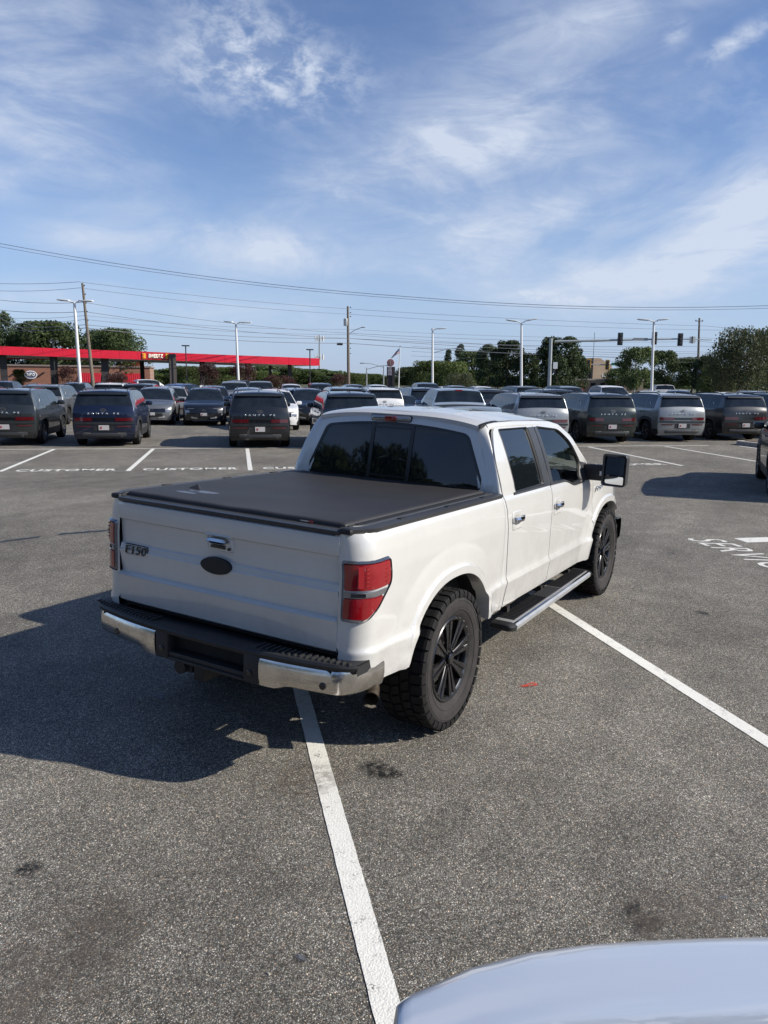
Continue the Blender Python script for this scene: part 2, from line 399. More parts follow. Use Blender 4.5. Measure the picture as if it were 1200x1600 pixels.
sheet('grass_verge', [wpt(84.2, -120), wpt(84.2, 160), wpt(91.8, 160), wpt(91.8, -120)], -.01, grassmat('verge_grass', (.045, .075, .02), (.09, .11, .04), 1.5))
# painted lines, each a sheet 4 mm above the asphalt
ST = np.array([.757, .654]); SP = np.array([.654, -.757])      # along / across the stalls
def line(a, b, w=.105, name='painted_line', z=.004):
    a = np.array(a[:2], float); b = np.array(b[:2], float); d = (b-a)/np.linalg.norm(b-a); n = np.array([-d[1], d[0]])*w/2
    L = np.linalg.norm(b-a); k = max(2, int(L/.05)); k = min(k, 160)
    mb = MB(); rr = random.Random(int(L*1000)); G = []
    for i in range(k+1):
        p = a+(b-a)*i/k; j1, j2 = rr.uniform(-.0014, .0014), rr.uniform(-.0014, .0014); G.append([tuple(p+n*(1+j1/w*2))+(z,), tuple(p-n*(1+j2/w*2))+(z,)])
    mb.grid(G); o = mb.build(name, PAINTM, None, ang=None); o['kind'] = 'structure'; return o
line(gnd(611, 1600)+(gnd(611, 1600)-gnd(470, 1079))*.25, gnd(470, 1079)+(gnd(470, 1079)-gnd(611, 1600))*.62, .105)
line(gnd(858, 943)+(gnd(858, 943)-gnd(1200, 1160))*.30, gnd(1200, 1160)+(gnd(1200, 1160)-gnd(858, 943))*.5, .11)
Lh = gnd(240, 701)[:2]; line(Lh-SP*14, Lh+SP*18.6, .10)
for (a, b) in (((6.51, 13.38), (10.72, 17.06)), ((8.24, 11.17), (12.59, 14.93)), ((9.97, 8.97), (14.29, 12.70))): line(a, b, .11)
for k in (1, 2, 3, 4, 5, 6): 
    a = np.array([9.97, 8.97])+SP*2.80*k; line(a, a+ST*5.65, .11)
for k in (1, 2): a = np.array([6.51, 13.38])-SP*2.80*k; line(a, a+ST*5.65, .11)
line((7.49, -1.94), (7.49+.654*6, -1.94-.757*6), .30)
def gtext(s, p0, rd, up, w, h, bold=.02):
    o = text_mesh(s, 'painted_lettering', PAINTM, h, 0, None, width=w, M=axes((p0[0], p0[1], .0045), (*rd, 0), (*up, 0), (0, 0, 1)), bold=bold, spacing=1.12); o['kind'] = 'structure'; return o
for k in range(6):
    a = np.array([6.69, 13.10])+SP*2.80*k+np.array([-.02, .02]); gtext('CUSTOMER', a, SP, ST, 2.22, .40, .03)
a = np.array([6.69, 13.10])-SP*2.80; gtext('CUSTOMER', a, SP, ST, 2.22, .40, .03)
rd = np.array([-.757, -.654]); up = np.array([.654, -.757])*1.0
gtext('SERVICE', (7.20, -1.25), rd, np.array([.42, -.907]), 2.05, .50, .0)
# oil spots, crack sealing, small marks
def decal(name, poly, mat, z=.0035):
    o = sheet(name, poly, z, mat); return o
def spotmat(name, col, a=.8, sc=18):
    mt = bpy.data.materials.new(name); mt.use_nodes = True; t = NT(mt.node_tree); b = t.n['Principled BSDF']; b.inputs['Base Color'].default_value = (*col, 1); b.inputs['Roughness'].default_value = .6
    tc = t.node('ShaderNodeTexCoord'); g = t.node('ShaderNodeTexGradient', gradient_type='SPHERICAL'); t.l.new(tc.outputs['Object'], g.inputs[0])
    n = t.noise(sc, tc.outputs['Object'], 6, .7, .6); f = t.math('MULTIPLY', t.maprange(g.outputs['Fac'], .0, .55), t.maprange(n, .36, .62)); t.l.new(t.math('MULTIPLY', f, a), b.inputs['Alpha']); return mt
oil = spotmat('oil', (.008, .008, .009), .85, 3.5); dusty = spotmat('dry_patch', (.16, .13, .10), .35, 4); pale = spotmat('pale_speck', (.20, .21, .24), .8, 3)
def spot(u, v, r, mat, name='oil_stain', e=1.0):
    p = gnd(u, v); mb = MB(); mb.add([(-1, -1, 0), (1, -1, 0), (1, 1, 0), (-1, 1, 0)], [(0, 1, 2, 3)]); o = mb.build(name, mat, None, ang=None)
    o.location = (p[0], p[1], .0030+.00013*len([q for q in bpy.data.objects if q.name.startswith('oil_stain')])); o.scale = (r, r*e, 1); o.rotation_euler = (0, 0, u*.13); o['kind'] = 'structure'
for (u, v, r, e) in ((590, 1203, .20, .8), (1012, 1443, .12, .7), (45, 1358, .10, .9), (470, 1497, .05, 1), (990, 1420, .10, .6), (1098, 958, .12, .7), (1050, 865, .10, .5), (620, 1210, .07, 1), (1000, 1455, .30, .6), (700, 1290, .45, .5), (150, 1460, .4, .6), (330, 720, .5, .4)): spot(u, v, r*.72, oil if r < .25 else spotmat('faint_oil', (.02, .02, .02), .22, 4), 'oil_stain', e)
for (u, v, r) in ((1060, 1430, .35), (100, 1500, .5), (480, 1220, .30)): spot(u, v, r, dusty, 'dusty_patch', .7)
for (u, v, r) in ((250, 1087, .09), (460, 1108, .05), (470, 1497, .03), (1130, 1403, .03), (983, 1075, .035)): spot(u, v, r, pale, 'pale_mark', .6)
tar = pmat('tar_seal', (.018, .018, .018), .5)
P0 = [gnd(*p)[:2] for p in ((0, 847), (30, 843), (62, 839), (90, 835), (130, 832), (180, 828))]
for seg in (P0[0:3], P0[3:6]):
    mb = MB(); G = []
    for i in range(len(seg)-1):
        for t in np.linspace(0, 1, 8, endpoint=i == len(seg)-2):
            p = seg[i]+(seg[i+1]-seg[i])*t; w = .025+.05*abs(math.sin(7*t+i)); G.append([(p[0]+w*ST[0]+.03*math.sin(9*t), p[1]+w*ST[1], .003), (p[0]-w*ST[0], p[1]-w*ST[1], .003)])
    mb.grid(G); o = mb.build('crack_sealer', tar, None, ang=None); o['kind'] = 'structure'
redp = pmat('red_marking_paint', (.55, .06, .035), .6)
mb = MB(); p = gnd(828, 1072)
for (dx, dy, a, L) in ((0, 0, .3, .13), (.03, .02, .55, .11), (-.02, .035, .1, .08), (.05, -.02, .9, .05)):
    c, s = math.cos(a-1.0), math.sin(a-1.0); w = .008; x, y = p[0]+dx, p[1]+dy; mb.add([(x-c*L/2-s*w/2, y-s*L/2+c*w/2, .0032), (x-c*L/2+s*w/2, y-s*L/2-c*w/2, .0032), (x+c*L/2+s*w, y+s*L/2-c*w, .0032), (x+c*L/2-s*w, y+s*L/2+c*w, .0032)], [(0, 1, 2, 3)])
o = mb.build('paint_mark', redp, None, ang=None); o['kind'] = 'structure'
# loose stones
mb = MB(); rr = random.Random(5)
for (u, v, n) in ((640, 1140, 9), (700, 1170, 6), (983, 1075, 2), (590, 1500, 5), (300, 1480, 12), (900, 1300, 14), (1100, 1250, 12), (150, 1350, 10), (400, 1330, 10), (1050, 1100, 8)):
    for k in range(n):
        p = gnd(u+rr.uniform(-120, 120), v+rr.uniform(-60, 60)); r = rr.uniform(.003, .007); mb.box((p[0], p[1], r*.45), (r*2, r*1.4, r), rz=rr.uniform(0, 3), taper=.6)
o = mb.build('loose_gravel', pmat('pale_stone', (.34, .31, .26), .8, var=.4, vscale=60), None, ang=None); tag(o, 'tiny loose pale stones scattered over the near asphalt', 'gravel', None, 'stuff')
# kerbed island at the right end of the stalls
k0 = gnd(1143, 694)[:2]; kd = (gnd(1188, 699.5)[:2]-k0); kd = kd/np.linalg.norm(kd)
kn = np.array([-kd[1], kd[0]]); kn = kn if kn @ FH > 0 else -kn
P = []
L = [(0.25, 0), (3.2, 0), (3.2, 5.2), (.25, 5.2), (0, 4.9), (0, .25)]
poly = [tuple(k0+kd*a+kn*b) for a, b in L]
mb = MB(); mb.prism(poly, 0.0, .14); tag(mb.build('kerb_island', concmat('kerb_concrete', (.36, .34, .30)), None, ang=None), 'pale concrete kerbed island at the end of the stalls on the right', 'kerb')
mb = MB(); pts = [np.array(q) for q in poly]; c = np.mean(pts, 0); mb.prism([tuple(c+(q-c)*.9) for q in pts], .13, .155); o = mb.build('mulch', grassmat('mulch', (.10, .07, .05), (.17, .13, .09), 14), None, ang=None); o.parent = bpy.data.objects['kerb_island']
# ------------------------------------------------------------ the white pickup (x forward, y left)
RB, PB, TB = .0252, -.0031, .028
OFF = [0, 0, 0]
def BT(p):                                  # the sprung body leans a little on its suspension and sits nose-down
    x, y, z = p[0]+OFF[0], p[1], p[2]+OFF[2]; z -= .9; c, s = math.cos(TB), math.sin(TB); x, z = x*c+z*s, -x*s+z*c+.9
    x -= 1.83; z -= .5; c, s = math.cos(RB), math.sin(RB); y, z = y*c-z*s, y*s+z*c
    c, s = math.cos(PB), math.sin(PB); x, z = x*c+z*s, -x*s+z*c
    return (x+1.83, y, z+.5)
truck = empty('pickup_truck', (0, 0, 0), 0, 'white crew cab pickup with black bed cover and black wheels, parked in the foreground', 'pickup truck')
def part(mb, name, mat, parent=truck, **k): return mb.xf(BT).build(name, mat, parent, **k)
ZT = [.50, .585, .60, .70, .772, .784, .80, .82, 1.0, 1.2, 1.32, 1.385, 1.415, 1.45, 1.5, 1.6, 1.7, 1.8, 1.89, 1.93]
YT = [.945, .960, .966, .975, .985, .984, .972, .968, .972, .975, .965, .948, .930, .917, .905, .871, .833, .790, .745, .715]
def Yw(z): return float(np.interp(z, ZT, YT))
ARCH = [(.03, .45, .590, .565, 2.3), (3.68, .46, .605, .640, 2.3)]
def arch_z(x, A):
    cx, cz, a, b, n = A; t = abs((x-cx)/a)
    return -9 if t >= 1 else cz+b*(1-t**n)**(1/n)
def flare(x, z):
    f = 0.
    for cx, cz, a, b, n in ARCH:
        if z < cz-.05: r = abs((x-cx)/a)
        else: r = (abs((x-cx)/a)**n+abs(max(z-cz, 0)/b)**n)**(1/n)
        if r < 1.5:
            d = (r-1)*.58
            g = .036 if d < .05 else .036*max(0, 1-(d-.05)/.016)*.45+.036*.55*max(0, min(1, 1-(d-.05)/.14))**.7
            if d > .19: g = 0
            f = max(f, g)
    return f
def S_side(sg):
    def S(x, z, off=0.):
        return (x, sg*(Yw(z)+flare(x, z)+off), z)
    return S
def bedS(sg):                                # follows the side, then rounds the rear corner; s is arc length forward of the corner
    def S(s, z, off=0.):
        Y = Yw(z)
        if s >= -.895: return (s, sg*(Y+flare(s, z)+off), z)
        a = min((-.895-s)/.205, 1)*math.pi/2; e = max(0, -1.10-s)
        return (-.895-(.137+off)*math.sin(a), sg*(Y-.135+(.135+off)*math.cos(a)-e), z)
    return S
def cols(x0, x1, A=None, n=40):
    xs = list(np.linspace(x0, x1, n))
    if A:
        cx, cz, a, b, q = A
        xs += [cx+a*math.cos(t) for t in np.linspace(.0, math.pi, 56)]
    xs = sorted(x for x in xs if x0 <= x <= x1); out = [xs[0]]
    for x in xs[1:]:
        if x-out[-1] > .0015: out.append(x)
    return out
def zrows(z0, z1, n=26, keys=(.772, .784, .80)):
    r = sorted(list(np.linspace(z0, z1, n))+[k for k in keys if z0+.004 < k < z1-.004]); return r
SILL = .592
# --- bed sides
for sg in (-1, 1):
    S = bedS(sg); mb = MB()
    ss = [-1.103, -1.08, -1.05, -1.02, -.99, -.96, -.93, -.90]+cols(-.88, .872, ARCH[0], 50)
    G = []
    for s in ss:
        zl = max(SILL if s > -.52 else .59, arch_z(s, ARCH[0])); base = zrows(SILL, 1.412, 34)
        G.append([S(s, zl+(z-SILL)*(1.412-zl)/(1.412-SILL) if zl > .60 else z) for z in base])
    mb.grid(G); bed = part(mb, 'bed_side', white_pearl, rim=(0, -sg*.02, 0), ang=40)
    # wheel arch lip return
    mb = MB(); A = ARCH[0]; G = []
    for t in np.linspace(.0, math.pi, 50):
        c, s_ = math.cos(t), math.sin(t); x = A[0]+A[2]*math.copysign(abs(c)**(2/A[4]), c); z = A[1]+A[3]*math.copysign(abs(s_)**(2/A[4]), s_)
        z = max(z, .594); y = Yw(z)+.036
        G.append([(x, sg*y, z), (x, sg*(y-.03), z-.004), (x, sg*(y-.10), z+.01)])
    mb.grid(G); part(mb, 'arch_lip', white_pearl)
    # rail cap
    mb = MB()
    G = []
    for x in np.linspace(-1.02, .872, 40):
        e = .0 if x > -.9 else (-.9-x)*.55
        prof = [(.962-.032-e, 1.404), (.962-.022-e, 1.418), (.945-e, 1.434), (.925-e, 1.441), (.885-e, 1.441), (.878-e, 1.432), (.870-e, 1.432), (.863-e, 1.441), (.845-e*.6, 1.441), (.838-e*.6, 1.430), (.822, 1.430), (.818, 1.41)]
        G.append([(x, sg*y, z) for y, z in prof])
    mb.grid(G); part(mb, 'bed_rail_cap', trim_plastic, ang=30)
    mb = MB(); mb.box((-1.006, sg*.842, 1.424), (.075, .075, .032), bev=.012); mb.tube([(-.985, sg*.829, 1.437), (.86, sg*.829, 1.437)], .0085, 8)
    mb.box((-.06, sg*.829, 1.44), (1.7, .02, .012)); part(mb, 'cover_rail', matte_black)
    for xk in (-.55, .05, .60):
        mb = MB(); mb.box((xk, sg*.905, 1.4425), (.07, .03, .006), bev=.002); part(mb, 'stake_pocket_plug', black_plastic)
    # bed front wall edge / cab gap shadow
# --- bed floor box (dark, under the cover) and frame
mb = MB(); mb.box((-.08, 0, 1.05), (1.84, 1.60, .62)); part(mb, 'bed_box', under, ang=None)
mb = MB()
for sg in (-1, 1): mb.box((1.5, sg*.42, .62), (5.1, .09, .16))
for x in (-.9, .9, 2.4, 3.3): mb.box((x, 0, .62), (.1, .9, .12))
mb.box((1.0, -.35, .60), (1.3, .5, .3), bev=.03); mb.box((2.1, 0, .66), (2.2, 1.72, .16))
part(mb, 'chassis_frame', under, ang=None)
mb = MB(); mb.lathe([(.02, -.70), (.05, -.70), (.05, -.2), (.13, -.12), (.16, 0), (.13, .12), (.05, .2), (.05, .70), (.02, .70)], 20, 'Y', (0, 0, .45)); mb.build('rear_axle', under, truck)
mb = MB(); mb.lathe([(.02, -.72), (.045, -.72), (.045, .72), (.02, .72)], 12, 'Y', (3.67, 0, .43)); mb.box((3.67, .2, .45), (.24, .3, .22), bev=.05); mb.build('front_axle', under, truck)
for sg in (-1, 1):
    mb = MB(); mb.lathe([(.03, -.22), (.035, .25)], 10, 'Z', (.12, sg*.52, .70), cap=True); mb.box((0, sg*.55, .50), (1.25, .07, .035), bev=.01)
    mb.build('rear_suspension', under, truck)
# wheel wells
for (A, x0) in ((ARCH[0], 0), (ARCH[1], 3.68)):
    for sg in (-1, 1):
        mb = MB(); G = []
        for t in np.linspace(0, math.pi, 30):
            c, s_ = math.cos(t), math.sin(t); x = A[0]+(A[2]+.01)*math.copysign(abs(c)**(2/A[4]), c); z = max(.63, A[1]+(A[3]+.012)*math.copysign(abs(s_)**(2/A[4]), s_))
            G.append([(x, sg*.945, z), (x, sg*.58, z)])
        mb.grid(G); b = len(mb.v); mb.v += [p[1] for p in G]; mb.f.append(tuple(range(b, b+len(G)))); mb.mi.append(0)
        part(mb, 'wheel_well', well)
# --- tailgate
TGZ = [.766, .78, .93, .944, .952, .960, .975, 1.088, 1.098, 1.104, 1.134, 1.142, 1.16, 1.275, 1.284, 1.292, 1.30, 1.37, 1.392, 1.400]
TGO = [1.5*q for q in [.004, -.008, -.018, -.021, -.014, .004, .004, -.010, -.011, -.007, -.002, .006, .006, .001, -.001, -.010, -.012, -.016, -.013, .004]]
def TG(y, z, off=0.): return (-1.03+float(np.interp(z, TGZ, TGO))-off+.012*(abs(y)/.81)**6, y, z)
mb = MB(); ys = sorted(set(list(np.linspace(-.812, .812, 30))+[-.80, .80, -.807, .807]))
mb.grid([[TG(y, z) for z in TGZ] for y in ys]); part(mb, 'tailgate', white_pearl, rim=(.03, 0, 0), ang=24)
tailgate = bpy.data.objects['tailgate']
mb = MB(); mb.box((-.975, 0, 1.08), (.03, 1.58, .60)); part(mb, 'tailgate_inner', under, ang=None)
mb = MB(); mb.box((-1.008, 0, 1.413), (.075, 1.626, .028), bev=.008); part(mb, 'tailgate_cap', trim_plastic, tailgate)
mb = MB(); mb.tube([(-1.046, -.80, 1.424), (-1.046, .80, 1.424)], .003, 6); part(mb, 'cap_edge_strip', steel, tailgate)
# handle: bezel, chrome grip, recess, lock
L0 = rloop([(.103, 1.196, .02), (.103, 1.298, .02), (-.103, 1.298, .02), (-.103, 1.196, .02)])
L1 = rloop([(.096, 1.203, .016), (.096, 1.291, .016), (-.096, 1.291, .016), (-.096, 1.203, .016)])
L2 = rloop([(.082, 1.212, .012), (.082, 1.284, .012), (-.082, 1.284, .012), (-.082, 1.212, .012)])
mb = MB(); ring(mb, L0, L1, TG, 2, .0, .012); ring(mb, L1, L2, TG, 2, .012, .013); ring(mb, L2, [(a*.97, b*.0+(b-1.248)*.97+1.248) for a, b in L2], TG, 1, .013, -.004)
fill(mb, [np.array([a*.97, (b-1.248)*.97+1.248]) for a, b in L2], lambda y, z, o: (-1.035-o, y, z), 0.002)
hb = part(mb, 'handle_bezel', white_pearl, tailgate)
mb = MB(); G = []
for y in np.linspace(-.072, .072, 14):
    e = .012*abs(y/.072)**6; G.append([(-1.036, y, 1.243+e), (-1.060, y, 1.245+e), (-1.068, y, 1.258), (-1.062, y, 1.274-e), (-1.036, y, 1.281-e)])
mb.grid(G); part(mb, 'tailgate_handle', chrome, tailgate)
mb = MB(); mb.box((-1.038, .005, 1.226), (.008, .11, .022), bev=.003); part(mb, 'handle_recess', black_gloss, tailgate)
mb = MB(); mb.lathe([(.0, -.004), (.009, -.004), (.009, .006), (0, .006)], 14, 'X', (-1.047, -.082, 1.222)); part(mb, 'lock', black_gloss, tailgate)
# blank black oval
mb = MB(); L = [np.array([.014-.1*0+.118*math.cos(t), 1.112+.050*math.sin(t)]) for t in np.linspace(0, 2*math.pi, 40, endpoint=False)]
P = lambda y, z, o=0.: (-1.038-o, y, z)
ring(mb, L, [np.array([.014+(p[0]-.014)*.96, 1.112+(p[1]-1.112)*.93]) for p in L], P, 2, -.006, .012); fill(mb, [np.array([.014+(p[0]-.014)*.96, 1.112+(p[1]-1.112)*.93]) for p in L], lambda y, z, o: (-1.038-o-.004*(1-((y-.014)/.118)**2), y, z), .012)
part(mb, 'oval_badge', matte_black, tailgate)
# F150 letters
def btmat(o, ex, ez):
    return axes(o, ex, (0, 0, 1), ez)
tx = text_mesh('F150', 'model_badge', black_gloss, .052, .007, tailgate, width=.178, M=axes((-1.042, .748, 1.082), (0, -1, 0), (0, 0, 1), (-1, 0, 0)), bold=.0, shear=.15)
for v in tx.data.vertices: v.co = Vector(BT(v.co))
mb = MB(); L0 = rloop([(.757, 1.074, .012), (.76, 1.142, .012), (.560, 1.142, .012), (.556, 1.074, .012)]); L1 = rloop([(.753, 1.078, .01), (.756, 1.138, .01), (.564, 1.138, .01), (.560, 1.078, .01)])
ring(mb, L0, L1, lambda y, z, o=0.: (-1.037-o, y, z), 1, 0, .006)
part(mb, 'badge_outline', black_gloss, tailgate)
# --- tail lights
for sg in (-1, 1):
    S = bedS(sg)
    O = [(-1.106, .950, .02), (-1.108, 1.274, .02), (-.780, 1.279, .03), (-.763, 1.13, .05), (-.967, .943, .04)]
    I = [(-1.095, .962, .012), (-1.098, 1.262, .012), (-.792, 1.268, .018), (-.778, 1.136, .035), (-.970, .957, .03)]
    mb = MB(); L0, L1 = rloop(O), rloop(I); ring(mb, L0, L1, S, 3, .0, .016)
    tl = part(mb, 'tail_light', pmat('lamp_bezel', (.30, .30, .30), .22, .9))
    tl['label'] = 'chrome edged red tail light, '+('right' if sg < 0 else 'left')+' side'
    def lens(nm, poly, mat, off=.013, bulge=.004):
        mb = MB(); L = rloop(poly, 4, 7); Li = [c+(p-c)*.95 for c, p in ((np.mean(L, axis=0), p) for p in L)]
        ring(mb, L, Li, S, 1, off-.012, off); fill(mb, Li, S, off, 6); return part(mb, nm, mat, tl)
    lens('upper_lens', [(-1.094, 1.116, .01), (-1.096, 1.258, .012), (-.796, 1.264, .016), (-.786, 1.150, .03), (-.80, 1.127, .01)], red_lens)
    lens('reverse_lamp', [(-1.092, 1.084, .008), (-1.093, 1.110, .006), (-.812, 1.114, .006), (-.838, 1.084, .008)], clear_lens, .011)
    lens('lower_lens', [(-1.092, .966, .01), (-1.092, 1.078, .01), (-.852, 1.078, .012), (-.972, .962, .02)], red_lens)
    mb = MB()
    for q in range(5):
        z = 1.145+q*.022; mb.add([S(-.82-.0, z, .020), S(-.985, z, .020), S(-.985, z+.007, .023), S(-.82, z+.007, .023)], [(0, 1, 2, 3)])
    mb.add([S(-.995, 1.135, .020), S(-1.02, 1.135, .020), S(-1.02, 1.25, .022), S(-.995, 1.25, .022)], [(0, 1, 2, 3)])
    part(mb, 'lens_ribs', pmat('bright_red_lens', (.42, .02, .02), .1, coat=1), tl, ang=None)
    mb = MB(); mb.add([S(-1.05, 1.087, .0195), S(-.985, 1.087, .0195), S(-.985, 1.107, .0195), S(-1.05, 1.107, .0195)], [(0, 1, 2, 3)]); part(mb, 'lamp_socket', black_gloss, tl, ang=None)
# --- rear bumper
OFF[:] = [-.02, 0, -.042]
def bx(y): return -1.185+.115*(abs(y)/.97)**2.6
mb = MB(); G = []
for y in np.linspace(-.965, .965, 50):
    x = bx(y)+.03*(abs(y)/.965)**30; G.append([(-1.02, y, .772), (x+.02, y, .790), (x-.004, y, .786), (x-.012, y, .772), (x-.006, y, .752), (x+.03, y, .745)])
mb.grid(G)
for sg in (-1, 1):   # side returns of the pad
    mb.add([(bx(.965)+.03, sg*.965, .735), (bx(.965)+.03, sg*.965, .789), (-.90, sg*.970, .787), (-.90, sg*.970, .735)], [(0, 1, 2, 3)])
    mb.add([(bx(.965)+.03, sg*.965, .789), (-.90, sg*.970, .787), (-.90, sg*.80, .787), (-1.02, sg*.80, .778)], [(0, 1, 2, 3)])
part(mb, 'bumper_step_pad', black_plastic, rim=(0, 0, -.01))
pad = bpy.data.objects['bumper_step_pad']
mb = MB()
for k in range(30):
    for y in (-.50-k*.0,):
        pass
for y in list(np.arange(-.93, -.36, .034))+list(np.arange(.40, .95, .034)):
    x = bx(y); mb.box(((x-1.04)/2, y, .7925), (abs(x+1.04)*.8, .014, .011), taper=.8)
part(mb, 'step_ribs', black_plastic, pad, ang=None)['kind'] = 'stuff'
for sg in (-1, 1):
    y0 = .332 if sg > 0 else .432
    mb = MB(); G = []
    path = [(bx(y), y) for y in np.linspace(y0, .88, 16)]
    x9 = bx(.88); path += [(x9+.02*k+.10*(1-math.cos(k/6*math.pi/2)), .88+.088*math.sin(k/6*math.pi/2)) for k in range(1, 7)]
    xe = path[-1][0]; path += [(xe+(-.815-xe)*k/5, .968+.004*k/5) for k in range(1, 6)]
    L = len(path)
    for i, (x, y) in enumerate(path):
        zb = .590+.028*min(1, max(0, (y-y0-.10)/.06))*1 if i < 16 else .618-.005*(i-16)*.2
        nx = 1 if i < 16 else max(0, 1-(i-15)/6)
        d = lambda o: (x+o*nx, sg*(y-o*(1-nx)), 0)
        row = []
        for z, o in ((.750, .012), (.747, .0), (.73, -.008), (.68, -.010), ((zb+.68)/2, -.006), (zb+.006, .002), (zb-.004, .02), (zb-.004, .05)):
            p = d(o); row.append((p[0], p[1], z))
        G.append(row)
    mb.grid(G); cf = part(mb, 'chrome_bumper', chrome_dirty, rim=(.03, 0, 0), ang=45)
    for ys_ in ((.808,) if sg < 0 else (.69,)):
        mb = MB(); x = bx(ys_)-.010; mb.lathe([(.0, -.006), (.016, -.006), (.020, -.003), (.020, .01)], 18, 'X', (x, sg*ys_, .664)); part(mb, 'parking_sensor', black_gloss, cf)
# centre of bumper: recess for the plate, sensors
mb = MB()
mb.box((-1.125, .28, .68), (.12, .10, .17), bev=.012); mb.box((-1.125, -.38, .68), (.12, .105, .17), bev=.012)
mb.box((-1.08, -.05, .628), (.19, .60, .035), bev=.01); mb.box((-1.055, -.05, .70), (.03, .60, .13))
mb.box((-1.11, -.05, .607), (.15, .55, .02), bev=.006)
mb.box((-1.07, -.05, .755), (.20, .60, .02))
part(mb, 'bumper_centre', black_plastic)
bc = bpy.data.objects['bumper_centre']
for y in (.275, -.375):
    mb = MB(); mb.lathe([(.0, -.006), (.014, -.006), (.018, -.003), (.018, .01)], 16, 'X', (-1.187, y, .655)); part(mb, 'parking_sensor', black_gloss, bc)
mb = MB(); mb.box((-.98, .02, .545), (.34, .085, .085), bev=.01); mb.box((-.78, .02, .56), (.08, .9, .07)); mb.box((-1.11, .13, .56), (.06, .10, .06), bev=.01)
mb.lathe([(.030, -.03), (.042, -.03), (.042, .02), (.030, .02)], 16, 'X', (-1.14, .15, .565), cap=True)
part(mb, 'tow_hitch', matte_black)
mb = MB(); mb.box((-1.0, 0, .70), (.22, 1.7, .10)); part(mb, 'bumper_core', under, ang=None)
mb = MB(); T_ = [(.75, -.55, .56), (-.25, -.66, .50), (-.45, -.72, .45), (-.60, -.80, .415)]
mb.tube(T_, [.035, .035, .042, .044], 16, cap=False); mb.tube([(-.60, -.80, .415), (-.45, -.72, .45)], .037, 16, cap=False)
part(mb, 'exhaust_pipe', pmat('exhaust_steel', (.34, .28, .22), .35, .9, var=.3, vscale=25))
OFF[:] = [0, 0, 0]
# --- bed cover
def cov(x, y, o=0.):
    sag = -.006*math.sin(math.pi*min(1, max(0, (x+.96)/1.8)))*(1-(y/.8)**2)
    w = .0018*math.sin(9*x+2.2*y+1.5*math.sin(3*y))+.0012*math.sin(17*y-5*x)
    return (x, y, 1.452+sag+w*(1-(y/.82)**8)+o)
mb = MB(); xs = np.linspace(-.962, .842, 70); ys = np.linspace(-.797, .797, 50)
G = []
for x in xs: G.append([(x, -.806, 1.424), (x, -.806, 1.442)]+[cov(x, y) for y in ys]+[(x, .806, 1.442), (x, .806, 1.424)])
G = [[(-.975, p[1], 1.422) for p in G[0]], [(-.976, p[1], min(p[2], 1.440)) for p in G[0]], [(-.971, p[1], p[2]-.004) for p in G[0]]]+G
mb.grid(G); cover = part(mb, 'bed_cover', vinyl, ang=50)
mb = MB(); mb.box((-.976, 0, 1.420), (.022, 1.612, .018), bev=.004); part(mb, 'cover_rear_bar', matte_black, cover)
for y0 in (-.52,):
    mb = MB()
    for k in range(9): mb.box((-.979, y0-.006*k, 1.435), (.002, .0042, .006+.002*(k % 2)))
    part(mb, 'cover_logo', pmat('logo_grey', (.35, .34, .33), .4), cover, ang=None)
    mb = MB(); mb.box((-.979, y0-.068, 1.435), (.002, .024, .010)); part(mb, 'logo_mark', plate_red, cover, ang=None)
# puddle/worn patch and torn flap near the rear left corner
mb = MB(); 
def blobpoly(cx, cy, rx, ry, n=26, sd=3, j=.3):
    r = random.Random(sd); return [(cx+rx*math.cos(t)*(1-j*r.random()), cy+ry*math.sin(t)*(1-j*r.random())) for t in np.linspace(0, 2*math.pi, n, endpoint=False)]
for (cx, cy, rx, ry, sd) in ((-.66, .47, .055, .14, 4), (-.76, .52, .035, .10, 8)):
    L = [np.array(p) for p in blobpoly(cx, cy, rx, ry, 26, sd)]; fill(mb, L, lambda x, y, o: cov(x, y, .0012), 0, 3)
part(mb, 'worn_patch', pmat('worn_vinyl', (.045, .045, .052), .28, var=.6, vscale=40), cover)
mb = MB(); mb.add([cov(-.60, .66, .001), cov(-.55, .59, .001), cov(-.60, .56, .001), cov(-.565, .61, .028)], [(0, 1, 3), (1, 2, 3), (2, 0, 3)]); part(mb, 'torn_flap', vinyl, cover, ang=None)
# --- cab
def xrear(y, z):   # rear wall of the cab
    return float(np.interp(z, [.5, 1.42, 1.45, 1.85, 1.93, 1.97], [.885, .885, .878, .945, .965, 1.02]))-.035*(1-(min(abs(y), .82)/.82)**2)
def xseam(z): return float(np.interp(z, [.5, .59, .78, .80, 1.1, 1.3, 1.5, 1.7, 1.86, 1.925], [.95, .952, .985, .99, .962, .932, .905, .925, .985, 1.10]))
for sg in (-1, 1):
    mb = MB(); G = []
    for z in list(np.linspace(.575, .77, 8))+[.785, .80]+list(np.linspace(.84, 1.36, 14))+[1.39, 1.415, 1.45]+list(np.linspace(1.5, 1.925, 14)):
        Y = Yw(z)-.004; xr = xrear(.8, z); row = []; r = min(.052, (xseam(z)-xr)*.55); ry = .055 if z < 1.45 else .085
        xi = xr; 
        row.append((xi, sg*(Y-ry-.06), z))
        for a in np.linspace(0, math.pi/2, 8): row.append((xi+r-r*math.cos(a), sg*(Y-ry+ry*math.sin(a)), z))
        row.append((xseam(z)-.004, sg*Y, z)); G.append(row)
    mb.grid(G); part(mb, 'cab_corner', white_pearl, rim=(0, -sg*.02, 0), ang=45)
